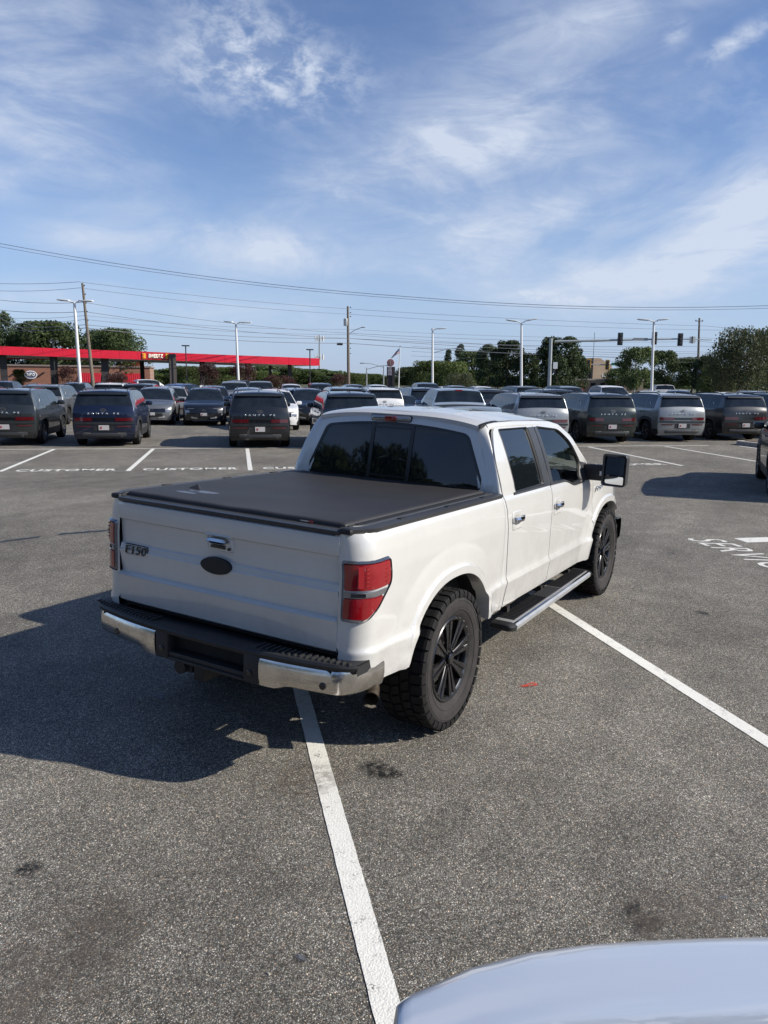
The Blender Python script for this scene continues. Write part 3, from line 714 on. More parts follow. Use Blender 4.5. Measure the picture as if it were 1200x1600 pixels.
# rear wall with its glass opening
RW = lambda y, z, o=0.: (xrear(y, z)-o, y, z)
WO = [(.872, 1.40, .03), (.66, 1.925, .08), (-.66, 1.925, .08), (-.872, 1.40, .03)]
WI = [(.800, 1.446, .035), (.628, 1.838, .05), (-.628, 1.838, .05), (-.800, 1.446, .035)]
L0, L1 = rloop(WO, 5, 14), rloop(WI, 5, 14)
def crown(L):  # the upper edge bows up towards the middle
    return [np.array([p[0], p[1]+(.055*(1-(p[0]/.66)**2) if p[1] > 1.75 and abs(p[0]) < .66 else 0)]) for p in L]
L0 = crown(L0); L1 = crown(L1)
mb = MB(); ring(mb, L0, L1, RW, 4, 0, 0); ring(mb, L1, [p*np.array([.992, 1]) for p in L1], RW, 1, 0, -.012)
rwall = part(mb, 'cab_rear_wall', white_pearl, ang=45)
mb = MB(); fill(mb, L1, RW, -.006, 8); rg = part(mb, 'rear_window', glass_dark)
Lf = [np.mean(L1, 0)+(p-np.mean(L1, 0))*np.array([.965, .93]) for p in L1]
mb = MB(); ring(mb, L1, Lf, RW, 1, -.003, -.003); part(mb, 'window_border', tint_seal, rg)
mb = MB()
for y in (.178, -.168): mb.add([RW(y-.016, 1.455, .0), RW(y+.016, 1.455, .0), RW(y+.016, 1.875, .0), RW(y-.016, 1.875, .0)], [(0, 1, 2, 3)])
mb.add([RW(-.17, 1.845, .001), RW(.17, 1.845, .001), RW(.17, 1.860, .001), RW(-.17, 1.860, .001)], [(0, 1, 2, 3)]); mb.add([RW(-.17, 1.475, .001), RW(.17, 1.475, .001), RW(.17, 1.490, .001), RW(-.17, 1.490, .001)], [(0, 1, 2, 3)])
part(mb, 'sliding_window_frame', tint_seal, rg, ang=None)
# high brake light
mb = MB(); mb.box((.948, .03, 1.918), (.075, .345, .050), bev=.014); ch = part(mb, 'high_brake_light', clear_lens)
mb = MB(); mb.box((.909, .03, 1.918), (.008, .10, .040), bev=.002); part(mb, 'brake_lens', red_lens, ch)
mb = MB(); mb.box((.952, .03, 1.918), (.062, .362, .062), bev=.012); part(mb, 'lamp_housing', trim_plastic, ch)
# roof
def zroof(x, y):
    zc = float(np.interp(x, [.93, .97, 1.03, 1.15, 1.5, 2.0, 2.4, 2.62, 2.75, 2.90, 3.35], [1.955, 1.972, 1.986, 1.995, 2.002, 1.995, 1.972, 1.945, 1.912, 1.835, 1.46]))
    ze = float(np.interp(x, [.93, .97, 1.03, 1.15, 1.5, 2.0, 2.4, 2.62, 2.87, 3.09, 3.35], [1.905, 1.918, 1.928, 1.936, 1.940, 1.936, 1.925, 1.893, 1.785, 1.58, 1.36]))
    w = wroof(x); t = min(1, abs(y)/w); z = zc+(ze-zc)*(t**3.2)
    if 1.15 < x < 2.4:      # pressed ribs
        for yr in (-.42, -.14, .14, .42): z += .005*math.exp(-((y-yr)/.035)**2)
    return z
def wroof(x): return float(np.interp(x, [.93, 1.0, 2.4, 2.62, 2.87, 3.09, 3.35], [.695, .712, .712, .735, .785, .865, .915]))
mb = MB(); xs = [.930, .94, .955, .975, 1.0, 1.03, 1.07]+list(np.linspace(1.12, 2.70, 34))
G = [[(x, wroof(x)*t, zroof(x, wroof(x)*t)) for t in np.linspace(-1, 1, 61)] for x in xs]
G = [[(p[0]+.004, p[1], p[2]-.03) for p in G[0]]]+G
mb.grid(G); roof = part(mb, 'roof', white_pearl, ang=50)
for sg in (-1, 1):  # black roof ditch ends and drip rail
    mb = MB(); G = []
    for x in np.linspace(.935, 1.22, 12):
        y = wroof(x); z = zroof(x, y); G.append([(x, sg*(y-.010), z+.006), (x, sg*(y+.012), z+.003), (x, sg*(y+.012), z-.02)])
    mb.grid(G); part(mb, 'roof_ditch_strip', matte_black)
    mb = MB(); G = []   # white cant rail and A pillar outer
    for x in np.linspace(1.0, 3.32, 50):
        y = wroof(x); z = zroof(x, y); G.append([(x, sg*(y-.004), z-.004), (x, sg*(y+.014), z-.006), (x, sg*(y+.026), z-.022), (x, sg*(y+.030), z-.045), (x, sg*(y-.02), z-.06)])
    mb.grid(G); part(mb, 'cant_rail', white_pearl)
# windscreen
mb = MB(); G = []
for x in np.linspace(2.70, 3.30, 14): G.append([(x, (wroof(x)-.03)*t, zroof(x, (wroof(x)-.03)*t)-.006) for t in np.linspace(-1, 1, 21)])
mb.grid(G); part(mb, 'windscreen', glass_screen)
# --- doors
DR = {'rear': dict(O=[(.918, 1.400, .01), (.925, 1.70, .2), (1.09, 1.912, .12), (1.945, 1.912, .01), (1.948, 1.400, .01)],
                   I=[(1.172, 1.422, .012), (1.166, 1.62, .1), (1.168, 1.880, .03), (1.790, 1.882, .02), (1.805, 1.430, .012)]),
      'front': dict(O=[(1.957, 1.398, .01), (1.954, 1.912, .01), (2.60, 1.886, .1), (2.865, 1.752, .1), (3.09, 1.53, .1), (3.165, 1.36, .02), (2.57, 1.347, .05), (2.40, 1.394, .05)],
                    I=[(2.037, 1.424, .012), (2.032, 1.882, .015), (2.565, 1.846, .08), (2.80, 1.728, .08), (2.925, 1.53, .05), (2.835, 1.384, .015), (2.575, 1.367, .05), (2.385, 1.416, .05)])}
DR['rear']['I'] = [(1.172, 1.422, .012), (1.166, 1.62, .1), (1.168, 1.880, .03), (1.790, 1.882, .02), (1.805, 1.430, .012)]
def xB(z): return float(np.interp(z, [.58, .78, 1.0, 1.2, 1.4], [1.945, 1.958, 1.942, 1.935, 1.951]))
def xF(z): return float(np.interp(z, [.58, .70, .9, 1.15, 1.36], [3.105, 3.13, 3.165, 3.150, 3.175]))
for sg in (-1, 1):
    S = S_side(sg)
    for kind in ('rear', 'front'):
        mb = MB(); rows = zrows(.592, 1, 20)
        N = 30; G = []
        for i in range(N+1):
            t = i/N; col = []
            for zz in list(np.linspace(.592, .765, 8))+[.772, .784, .80, .82]+list(np.linspace(.86, 1.32, 14))+[1.345, 1.37, 1.385, 1.40]:
                x0, x1 = (xseam(zz), xB(zz)-.004) if kind == 'rear' else (xB(zz)+.005, xF(zz))
                x = x0+(x1-x0)*t; zm = 1.40 if kind == 'rear' else float(np.interp(x, [1.95, 2.38, 2.42, 2.56, 2.62, 3.2], [1.398, 1.394, 1.388, 1.350, 1.347, 1.36]))
                z = zz if zz < 1.32 else 1.32+(zz-1.32)*(zm-1.32)/.08
                col.append(S(x, z))
            G.append(col)
        mb.grid(G); L0, L1 = rloop(DR[kind]['O']), rloop(DR[kind]['I'])
        ring(mb, L0, L1, S, 4, 0, 0)
        ring(mb, L1, [np.mean(L1, 0)+(p-np.mean(L1, 0))*.985 for p in L1], S, 1, 0, -.018)
        dr = part(mb, 'door', white_pearl, rim=(0, -sg*.018, 0), merge=.0012, ang=38)
        dr['label'] = ('rear' if kind == 'rear' else 'front')+' door with chrome handle'
        G2 = [np.mean(L1, 0)+(p-np.mean(L1, 0))*.985 for p in L1]
        mb = MB(); fill(mb, G2, S, -.014, 5); part(mb, 'window', glass_dark if kind == 'rear' else glass_clear, dr)
        mb = MB(); Ls = [np.mean(L1, 0)+(p-np.mean(L1, 0))*1.02 for p in L1]
        ring(mb, Ls, L1, S, 1, .002, .004); ring(mb, L1, [np.mean(L1, 0)+(p-np.mean(L1, 0))*.962 for p in L1], S, 2, .004, -.010); part(mb, 'window_seal', seal, dr)
        # pillar trim
        mb = MB()
        if kind == 'rear': Q = [(1.808, 1.424), (1.796, 1.882), (1.942, 1.884), (1.944, 1.410)]
        else: Q = [(1.960, 1.408), (1.957, 1.884), (2.030, 1.884), (2.034, 1.418)]
        G = [[S(Q[0][0]+(Q[3][0]-Q[0][0])*a+((Q[1][0]-Q[0][0])*(1-a)+(Q[2][0]-Q[3][0])*a)*b, Q[0][1]+(Q[3][1]-Q[0][1])*a+((Q[1][1]-Q[0][1])*(1-a)+(Q[2][1]-Q[3][1])*a)*b, .005) for b in np.linspace(0, 1, 8)] for a in np.linspace(0, 1, 4)]
        mb.grid(G); part(mb, 'pillar_trim', trim_plastic, dr)
        # belt moulding
        mb = MB(); xs = np.linspace(1.12, 1.944, 12) if kind == 'rear' else np.linspace(1.96, 2.88, 22)
        zb = (lambda x: 1.417) if kind == 'rear' else (lambda x: float(np.interp(x, [1.96, 2.36, 2.42, 2.56, 2.62, 3.2], [1.415, 1.413, 1.404, 1.366, 1.362, 1.370])))
        mb.grid([[S(x, zb(x)-.008, .003), S(x, zb(x)-.004, .010), S(x, zb(x)+.008, .008), S(x, zb(x)+.012, -.012)] for x in xs]); part(mb, 'belt_moulding', seal, dr)
        # handle
        hx = 1.125 if kind == 'rear' else 2.085
        mb = MB(); L0 = rloop([(hx-.10, 1.155, .03), (hx-.105, 1.30, .03), (hx+.10, 1.295, .03), (hx+.105, 1.16, .03)]); L1 = [np.mean(L0, 0)+(p-np.mean(L0, 0))*.90 for p in L0]
        ring(mb, L0, L1, S, 2, .0012, .006); fill(mb, L1, lambda x, z, o: S(x, z, o-.010*math.exp(-(((x-hx)/.06)**2+((z-1.225)/.04)**2))), .006, 6); part(mb, 'handle_bezel', white_pearl, dr)
        mb = MB(); G = []
        for x in np.linspace(hx-.095, hx+.095, 14):
            a = abs((x-hx)/.095); o = .036*(1-a**4)+.004; hgt = .017*(1-a**6*.5)
            G.append([S(x, 1.238-hgt, o-.012), S(x, 1.238-hgt, o), S(x, 1.238, o+.006), S(x, 1.238+hgt, o), S(x, 1.238+hgt, o-.012)])
        mb.grid(G); mb.box(S(hx-.088, 1.238, .012), (.03, .026, .038), bev=.006); mb.box(S(hx+.088, 1.238, .012), (.03, .026, .038), bev=.006)
        part(mb, 'handle', chrome, dr)
        if kind == 'front':
            mb = MB(); G = [S(2.930, 1.545, .006), S(3.075, 1.525, .006), S(3.145, 1.372, .006), S(2.845, 1.372, .006)]; mb.add(G+[(p[0], p[1]-sg*.02, p[2]) for p in G], [(0, 1, 2, 3), (0, 4, 5, 1), (1, 5, 6, 2), (2, 6, 7, 3), (3, 7, 4, 0)]); part(mb, 'mirror_sail', black_plastic, dr, ang=None)
    # sill under doors
    mb = MB(); mb.grid([[(x, sg*.958, .594), (x, sg*.93, .572), (x, sg*.84, .565)] for x in (.90, 3.10)]); part(mb, 'sill', black_plastic)
    # --- front fender
    mb = MB(); G = []
    for x in cols(3.10, 4.34, ARCH[1], 36):
        zl = max(.62, arch_z(x, ARCH[1])); zt_ = float(np.interp(x, [3.1, 3.3, 3.9, 4.34], [1.36, 1.365, 1.33, 1.22])); wob = float(np.interp(x, [3.1, 3.9, 4.15, 4.34], [0, 0, -.03, -.12]))
        base = zrows(.62, 1.36, 30); rw = []
        for z in base:
            q = zl+(z-.62)*(zt_-zl)/.74; x_ = max(x, xF(min(q, 1.36))+.006) if x < 3.19 else x
            p = S(x_, q); rw.append((x_, p[1]+sg*wob, q))
        rw += [(rw[-1][0], rw[-1][1]-sg*.03, zt_+.012), (rw[-1][0], rw[-1][1]-sg*.10, zt_+.02)]
        G.append(rw)
    mb.grid(G); fe = part(mb, 'front_fender', white_pearl, rim=(0, -sg*.015, 0), ang=40)
    mb = MB(); A = ARCH[1]; G = []
    for t in np.linspace(.0, math.pi, 50):
        c, s_ = math.cos(t), math.sin(t); x = A[0]+A[2]*math.copysign(abs(c)**(2/A[4]), c); z = max(.622, A[1]+A[3]*math.copysign(abs(s_)**(2/A[4]), s_)); y = Yw(z)+.036-(.03 if x > 4.1 else 0)
        G.append([(x, sg*y, z), (x, sg*(y-.03), z-.004), (x, sg*(y-.10), z+.01)])
    mb.grid(G); part(mb, 'arch_lip', white_pearl)
    tx = text_mesh('F150', 'fender_badge', chrome, .05, .006, fe, width=.26, M=axes((3.24 if sg < 0 else 3.50, sg*.972, 1.235), (-sg*1., 0, 0), (0, 0, 1), (0, sg*1., 0)), bold=.03, shear=.2)
    for v in tx.data.vertices: v.co = Vector(BT(v.co))
    # --- towing mirror
    mb = MB(); mb.box((3.03, sg*1.005, 1.447), (.09, .20, .150), bev=.02); mi = part(mb, 'mirror', black_plastic)
    mb = MB(); mb.box((2.985, sg*1.083, 1.445), (.006, .030, .042)); part(mb, 'mirror_marker', white_plastic, mi, ang=None)
    mb = MB(); G = []
    for k, (x, sc) in enumerate(((2.955, .97), (2.965, 1.0), (3.05, .98), (3.11, .88), (3.145, .6), (3.15, .2))):
        L = rloop([(-.113, -.150, .03), (-.113, .150, .03), (.113, .150, .04), (.113, -.150, .04)], 5, 4); G.append([(x+.02*p[0]/.113*0, sg*(1.205+p[0]*sc), 1.485+p[1]*sc) for p in L])
    mb.grid(G, closed=True); ring(mb, [np.array(p) for p in rloop([(-.1096, -.1455, .03), (-.1096, .1455, .03), (.1096, .1455, .04), (.1096, -.1455, .04)], 5, 4)], [np.array(p) for p in rloop([(-.092, -.128, .02), (-.092, .128, .02), (.092, .128, .02), (.092, -.128, .02)], 5, 4)], lambda a, b, o=0.: (2.955+o, sg*(1.205+a), 1.485+b), 1, 0, .012)
    part(mb, 'mirror_shell', trim_plastic, mi)
    mb = MB(); L = rloop([(-.093, -.045, .012), (-.093, .128, .02), (.093, .128, .02), (.093, -.045, .012)], 5, 4)
    fill(mb, L, lambda a, b, o=0.: (2.962-.20*a+.04*b, sg*(1.205+a), 1.485+b), 0, 3); part(mb, 'mirror_glass', pmat('mirror_glass', (.55, .57, .6), .01, 1.), mi)
    mb = MB(); L = rloop([(-.093, -.128, .012), (-.093, -.055, .012), (.093, -.055, .012), (.093, -.128, .012)], 5, 4)
    fill(mb, L, lambda a, b, o=0.: (2.962-.20*a-.02*b, sg*(1.205+a), 1.485+b), 0, 3); part(mb, 'mirror_glass', MATS['mirror_glass'], mi)
    # --- running board
    mb = MB(); G = []
    def zb_(x): return .437+.014*(x-1.05)
    bodyx = np.linspace(1.12, 3.13, 30)
    for x in bodyx:
        z = zb_(x); G.append([(x, sg*.845, z-.02), (x, sg*.850, z), (x, sg*.985, z), (x, sg*1.010, z-.004), (x, sg*1.034, z-.018), (x, sg*1.030, z-.050), (x, sg*.985, z-.062), (x, sg*.85, z-.05)])
    mb.grid(G, closed=True); rb = part(mb, 'running_board', alu, ang=30)
    mb = MB(); 
    for (xa, xb, n) in ((1.20, 1.90, 20), (2.36, 3.10, 22)):
        for x in np.linspace(xa, xb, n): mb.box((x, sg*.920, zb_(x)+.003), (.017, .125, .008))
    part(mb, 'tread_strips', black_plastic, rb, ang=None)['kind'] = 'stuff'
    mb = MB(); mb.box((2.13, sg*.920, zb_(2.13)+.0025), (.40, .13, .006)); 
    for k in range(5): mb.box((2.13, sg*(.87+k*.025), zb_(2.13)+.006), (.38, .008, .006))
    part(mb, 'step_centre', trim_plastic, rb, ang=None)
    mb = MB(); mb.tube([(x, sg*1.012, zb_(x)-.003) for x in (1.12, 3.13)], .0085, 8); part(mb, 'bright_edge', chrome, rb)
    for (xa, dx) in ((1.12, -.075), (3.13, .075)):
        mb = MB(); G = []
        for k in range(6):
            a = k/5; x = xa+dx*math.sin(a*math.pi/2); sc = math.cos(a*math.pi/2)*.5+.5; z = zb_(xa)
            G.append([(x, sg*(.94+(y-.94)*(sc if y > .94 else 1)), z-.028+(h-(-.028))*sc) for y, h in ((.843, -.02), (.848, .003), (.985, .003), (1.012, -.001), (1.037, -.018), (1.033, -.052), (.985, -.065), (.848, -.055))])
        mb.grid(G, closed=True); b = len(mb.v)-8; mb.f.append(tuple(range(b, b+8))); mb.mi.append(0); part(mb, 'end_cap', black_plastic, rb)
    for x in (1.35, 2.15, 2.95): mb = MB(); mb.box((x, sg*.80, .47), (.05, .14, .05)); part(mb, 'board_bracket', under, rb, ang=None)
# hood, cowl and front end
mb = MB(); G = []
for x in [3.22]+list(np.linspace(3.26, 4.32, 20))+[4.36, 4.385]:
    w = float(np.interp(x, [3.2, 3.9, 4.385], [.84, .80, .70])); zc = float(np.interp(x, [3.22, 3.3, 4.2, 4.385], [1.375, 1.40, 1.335, 1.20]))
    G.append([(x, w*t, zc-.02*t*t-.03*abs(t)**8+(.02 if .35 < abs(t) < .75 else 0)) for t in np.linspace(-1, 1, 31)])
mb.grid(G); part(mb, 'hood', white_pearl, rim=(0, 0, -.02))
mb = MB(); mb.grid([[(x, y, z) for y in np.linspace(-.86, .86, 9)] for x, z in ((3.16, 1.43), (3.24, 1.365), (3.34, 1.36))]); part(mb, 'cowl', black_plastic)
mb = MB(); mb.box((4.37, 0, 1.03), (.06, 1.12, .38), bev=.03); gr = part(mb, 'grille', chrome)
mb = MB()
for k in range(3): mb.box((4.41, 0, .92+k*.11), (.03, 1.0, .06), bev=.01)
part(mb, 'grille_bar', black_plastic, gr)
for sg in (-1, 1):
    mb = MB(); mb.box((4.33, sg*.70, 1.03), (.14, .26, .34), bev=.05); part(mb, 'headlight', lamp_white)
mb = MB(); G = []
for y in np.linspace(-.98, .98, 30):
    x = 4.58-.14*(abs(y)/.98)**3; G.append([(x-.2, y, .84), (x, y, .83), (x+.02, y, .74), (x, y, .62), (x-.2, y, .60)])
mb.grid(G); part(mb, 'front_bumper', chrome)
mb = MB(); mb.box((4.25, 0, .55), (.3, 1.6, .16), bev=.03); mb.box((4.0, 0, .95), (.6, 1.1, .55)); part(mb, 'front_valance', under)
# cabin
mb = MB(); mb.box((1.95, 0, .86), (2.05, 1.72, .55)); part(mb, 'cab_floor', seatm, ang=None)
mb = MB(); mb.box((3.05, 0, 1.20), (.40, 1.62, .30), bev=.06); part(mb, 'dashboard', trim_plastic)
mb = MB(); mb.box((1.28, 0, 1.30), (.20, 1.5, .62), bev=.06); mb.box((1.55, 0, 1.16), (.5, 1.5, .16), bev=.05); part(mb, 'rear_bench', seatm)
for sg in (-1, 1):
    mb = MB(); mb.box((2.02, sg*.40, 1.36), (.16, .52, .60), bev=.06); mb.box((2.30, sg*.40, 1.14), (.52, .54, .16), bev=.05); mb.box((2.00, sg*.40, 1.73), (.10, .26, .17), bev=.04)
    part(mb, 'front_seat', seatm)
mb = MB(); Rw = Matrix.Rotation(R_(-28), 4, 'Y')
for k in range(1): 
    G = []
    for a in np.linspace(0, 2*math.pi, 28, endpoint=False):
        G.append([tuple(Rw @ Vector((.016*math.cos(b), (.185+.016*math.sin(b))*math.cos(a), (.185+.016*math.sin(b))*math.sin(a)))) for b in np.linspace(0, 2*math.pi, 8, endpoint=False)])
    G.append(G[0]); mb.grid(G, closed=True)
mb.box((0, 0, -.01), (.05, .15, .10), bev=.015, M=Rw)
for a in (0, math.pi, -math.pi/2): mb.tube([Rw @ Vector((0, 0, 0)), Rw @ Vector((0, .18*math.cos(a), .18*math.sin(a)))], .014, 6)
mb.v = [(x+2.72, y+.40, z+1.36) for x, y, z in mb.v]; part(mb, 'steering_wheel', trim_plastic)
mb = MB(); mb.box((2.62, 0, 1.80), (.02, .24, .07), bev=.01); part(mb, 'rear_view_mirror', black_plastic)

# --- wheels
def tyre_mesh(name='tyre'):
    mb = MB(); N = 96
    mb.lathe([(.268, -.10), (.272, -.118), (.30, -.140), (.345, -.152), (.385, -.152), (.412, -.145), (.430, -.128), (.434, -.10), (.434, .10), (.430, .128), (.412, .145), (.385, .152), (.345, .152), (.30, .140), (.272, .118), (.268, .10)], N, 'Y')
    def blk(t0, t1, ya, yb, r0, r1, sk=0.):
        P = []
        for r, sh in ((r0, 0), (r1, .0015)):
            for (t, y) in ((t0+sh/r, ya+sh), (t1-sh/r, ya+sh), (t1-sh/r+sk, yb-sh), (t0+sh/r+sk, yb-sh)):
                P.append((r*math.cos(t), y, r*math.sin(t)))
        mb.add(P, [(4, 5, 6, 7), (0, 1, 5, 4), (1, 2, 6, 5), (2, 3, 7, 6), (3, 0, 4, 7)])
    M_ = 40; da = 2*math.pi/M_
    for k in range(M_):
        t = k*da
        for sg in (-1, 1):
            L = .83 if k % 2 else .74; yi = .082 if k % 2 else .070
            blk(t, t+da*L, sg*yi, sg*.134, .428, .4465) if sg > 0 else blk(t+da*.5, t+da*(.5+L), -.134, -yi, .428, .4465)
            # shoulder lug wrapping on to the sidewall
            tt = t if sg > 0 else t+da*.5; P = []
            for (r, y) in ((.4465, .132), (.443, .150), (.424, .158), (.396 if k % 2 else .404, .1565), (.396 if k % 2 else .404, .150), (.43, .125)):
                for a in (tt, tt+da*L): P.append((r*math.cos(a), sg*y, r*math.sin(a)))
            mb.add(P, [(2*i, 2*i+1, 2*i+3, 2*i+2) for i in range(5)]+[tuple(2*i for i in range(6)), tuple(2*i+1 for i in range(6))[::-1]])
        blk(t, t+da*.8, .006, .064, .428, .4465, .05); blk(t+da*.35, t+da*1.15, -.064, -.006, .428, .4465, .05)
    return mb
def rim_mesh(sgn=1):
    """outer face at +y"""
    mb = MB(); mb.lathe([(.268, -.118), (.255, -.11), (.235, -.06), (.235, .075), (.252, .088), (.256, .112)], 56, 'Y'); return mb
tm = tyre_mesh().build('tyre', rubber, None, ang=30); sidem = MB()
sidem.lathe([(.271, .1195), (.300, .1415), (.345, .1537), (.385, .1537), (.394, .151)], 72, 'Y'); sidem.lathe([(.318, .149), (.320, .1505), (.323, .1505), (.325, .150)], 72, 'Y'); sidem.lathe([(.374, .1537), (.376, .156), (.380, .156), (.382, .1537)], 72, 'Y')
side_o = sidem.build('sidewall', rubber_side, None)
def sector(mb, r0, r1, w0, w1, y0, y1, a, th=.02, groove=.0):
    c, s = math.cos(a), math.sin(a)
    def P(r, w, y): return (r*c-w*s, y, r*s+w*c)
    n = 6; G = []
    for i in range(n+1):
        t = i/n; r = r0+(r1-r0)*t; w = w0+(w1-w0)*t**1.3; y = y0+(y1-y0)*(t**.8)
        G.append([P(r, -w, y-th), P(r, -w, y-.003), P(r, -w*.86, y), P(r, -w*.30, y-.002), P(r, -w*.22, y-groove), P(r, w*.22, y-groove), P(r, w*.30, y-.002), P(r, w*.86, y), P(r, w, y-.003), P(r, w, y-th)])
    mb.grid(G)
def build_wheel(x, sg, z, ang, nm='wheel'):
    hub = empty(nm, (x, sg*.874, z)); hub.parent = truck
    hub.rotation_euler = (0, ang, 0 if sg > 0 else math.pi)
    t = tm.copy() if hub.name != 'wheel' else tm
    if t is not tm: COL.objects.link(t)
    t.parent = hub
    q = side_o.copy() if side_o.parent else side_o
    if q is not side_o: COL.objects.link(q)
    q.parent = hub
    for i, o in enumerate(RIMS):
        q = o.copy() if o.parent else o
        if q is not o: COL.objects.link(q)
        q.parent = hub
    return hub
RIMS = []
RIMS.append(rim_mesh().build('rim_barrel', matte_black, None))
mb = MB(); mb.lathe([(.274, .116), (.276, .128), (.270, .134), (.258, .131), (.246, .122), (.243, .112), (.240, .09)], 72, 'Y')
for k in range(8): sector(mb, .058, .250, .022, .052, .116, .132, k*math.pi/4+.2, .022, .012)
mb.lathe([(.0, .106), (.060, .106), (.082, .110), (.086, .102), (.086, .07)], 32, 'Y'); RIMS.append(mb.build('rim', rim_dark, None, ang=30))
mb = MB(); mb.lathe([(0, .134), (.028, .134), (.036, .128), (.038, .10)], 20, 'Y')
for k in range(6):
    a = k*math.pi/3+.2; mb.lathe([(0, .120), (.009, .120), (.011, .116), (.011, .10)], 8, 'Y', (.062*math.cos(a), 0, .062*math.sin(a)))
RIMS.append(mb.build('hub_cap', black_gloss, None))
mb = MB()
for k in range(24):
    a = k*math.pi/12; mb.lathe([(0, .1365), (.0035, .1365), (.004, .130)], 6, 'Y', (.264*math.cos(a), 0, .264*math.sin(a)))
RIMS.append(mb.build('rim_rivets', steel, None))
mb = MB(); mb.lathe([(.05, .02), (.175, .02), (.175, .0), (.05, .0)], 40, 'Y'); mb.box((.0, .01, .15), (.16, .09, .07), bev=.01); RIMS.append(mb.build('brake_disc', pmat('brake_iron', (.12, .10, .09), .5, .8), None))
for (x, a) in ((0, .35), (3.67, 1.1)):
    for sg in (-1, 1): build_wheel(x, sg, .4465, a)
# ------------------------------------------------------------ other vehicles
def wheel_small(R=.36, w=.23, spokes=10, rimmat=rim_grey, rr=.66, dark=False):
    """returns meshes (tyre, rim) with the outer face at +y"""
    mb = MB(); r0 = R*rr; mb.lathe([(r0, -w*.45), (R*.90, -w/2), (R*.98, -w*.42), (R, -w*.30), (R, w*.30), (R*.98, w*.42), (R*.90, w/2), (r0, w*.42)], 36, 'Y')
    t = mb.build('tyre', rubber, None); me1 = t.data; bpy.data.objects.remove(t)
    mb = MB(); mb.lathe([(r0*1.0, w*.30), (r0*1.0, w*.44), (r0*.93, w*.45), (r0*.90, w*.36), (r0*.88, 0)], 36, 'Y')
    for k in range(spokes):
        a = 2*math.pi*k/spokes; c, s = math.cos(a), math.sin(a); P = []
        for r, ww, y in ((r0*.12, R*.05, w*.32), (r0*.93, R*.075, w*.43)):
            for sg in (-1, 1):
                for yy in (y-.02, y): P.append((r*c-sg*ww*s, yy, r*s+sg*ww*c))
        mb.add(P, [(0, 1, 5, 4), (2, 6, 7, 3), (1, 3, 7, 5), (0, 4, 6, 2)])
    mb.lathe([(0, w*.36), (r0*.18, w*.36), (r0*.20, w*.25)], 12, 'Y')
    t = mb.build('rim', rimmat, None); me2 = t.data; bpy.data.objects.remove(t)
    mb = MB(); mb.lathe([(0, -w*.1), (r0*.95, -w*.1)], 20, 'Y'); t = mb.build('brake_disc', well, None); me3 = t.data; bpy.data.objects.remove(t)
    return me1, me2, me3
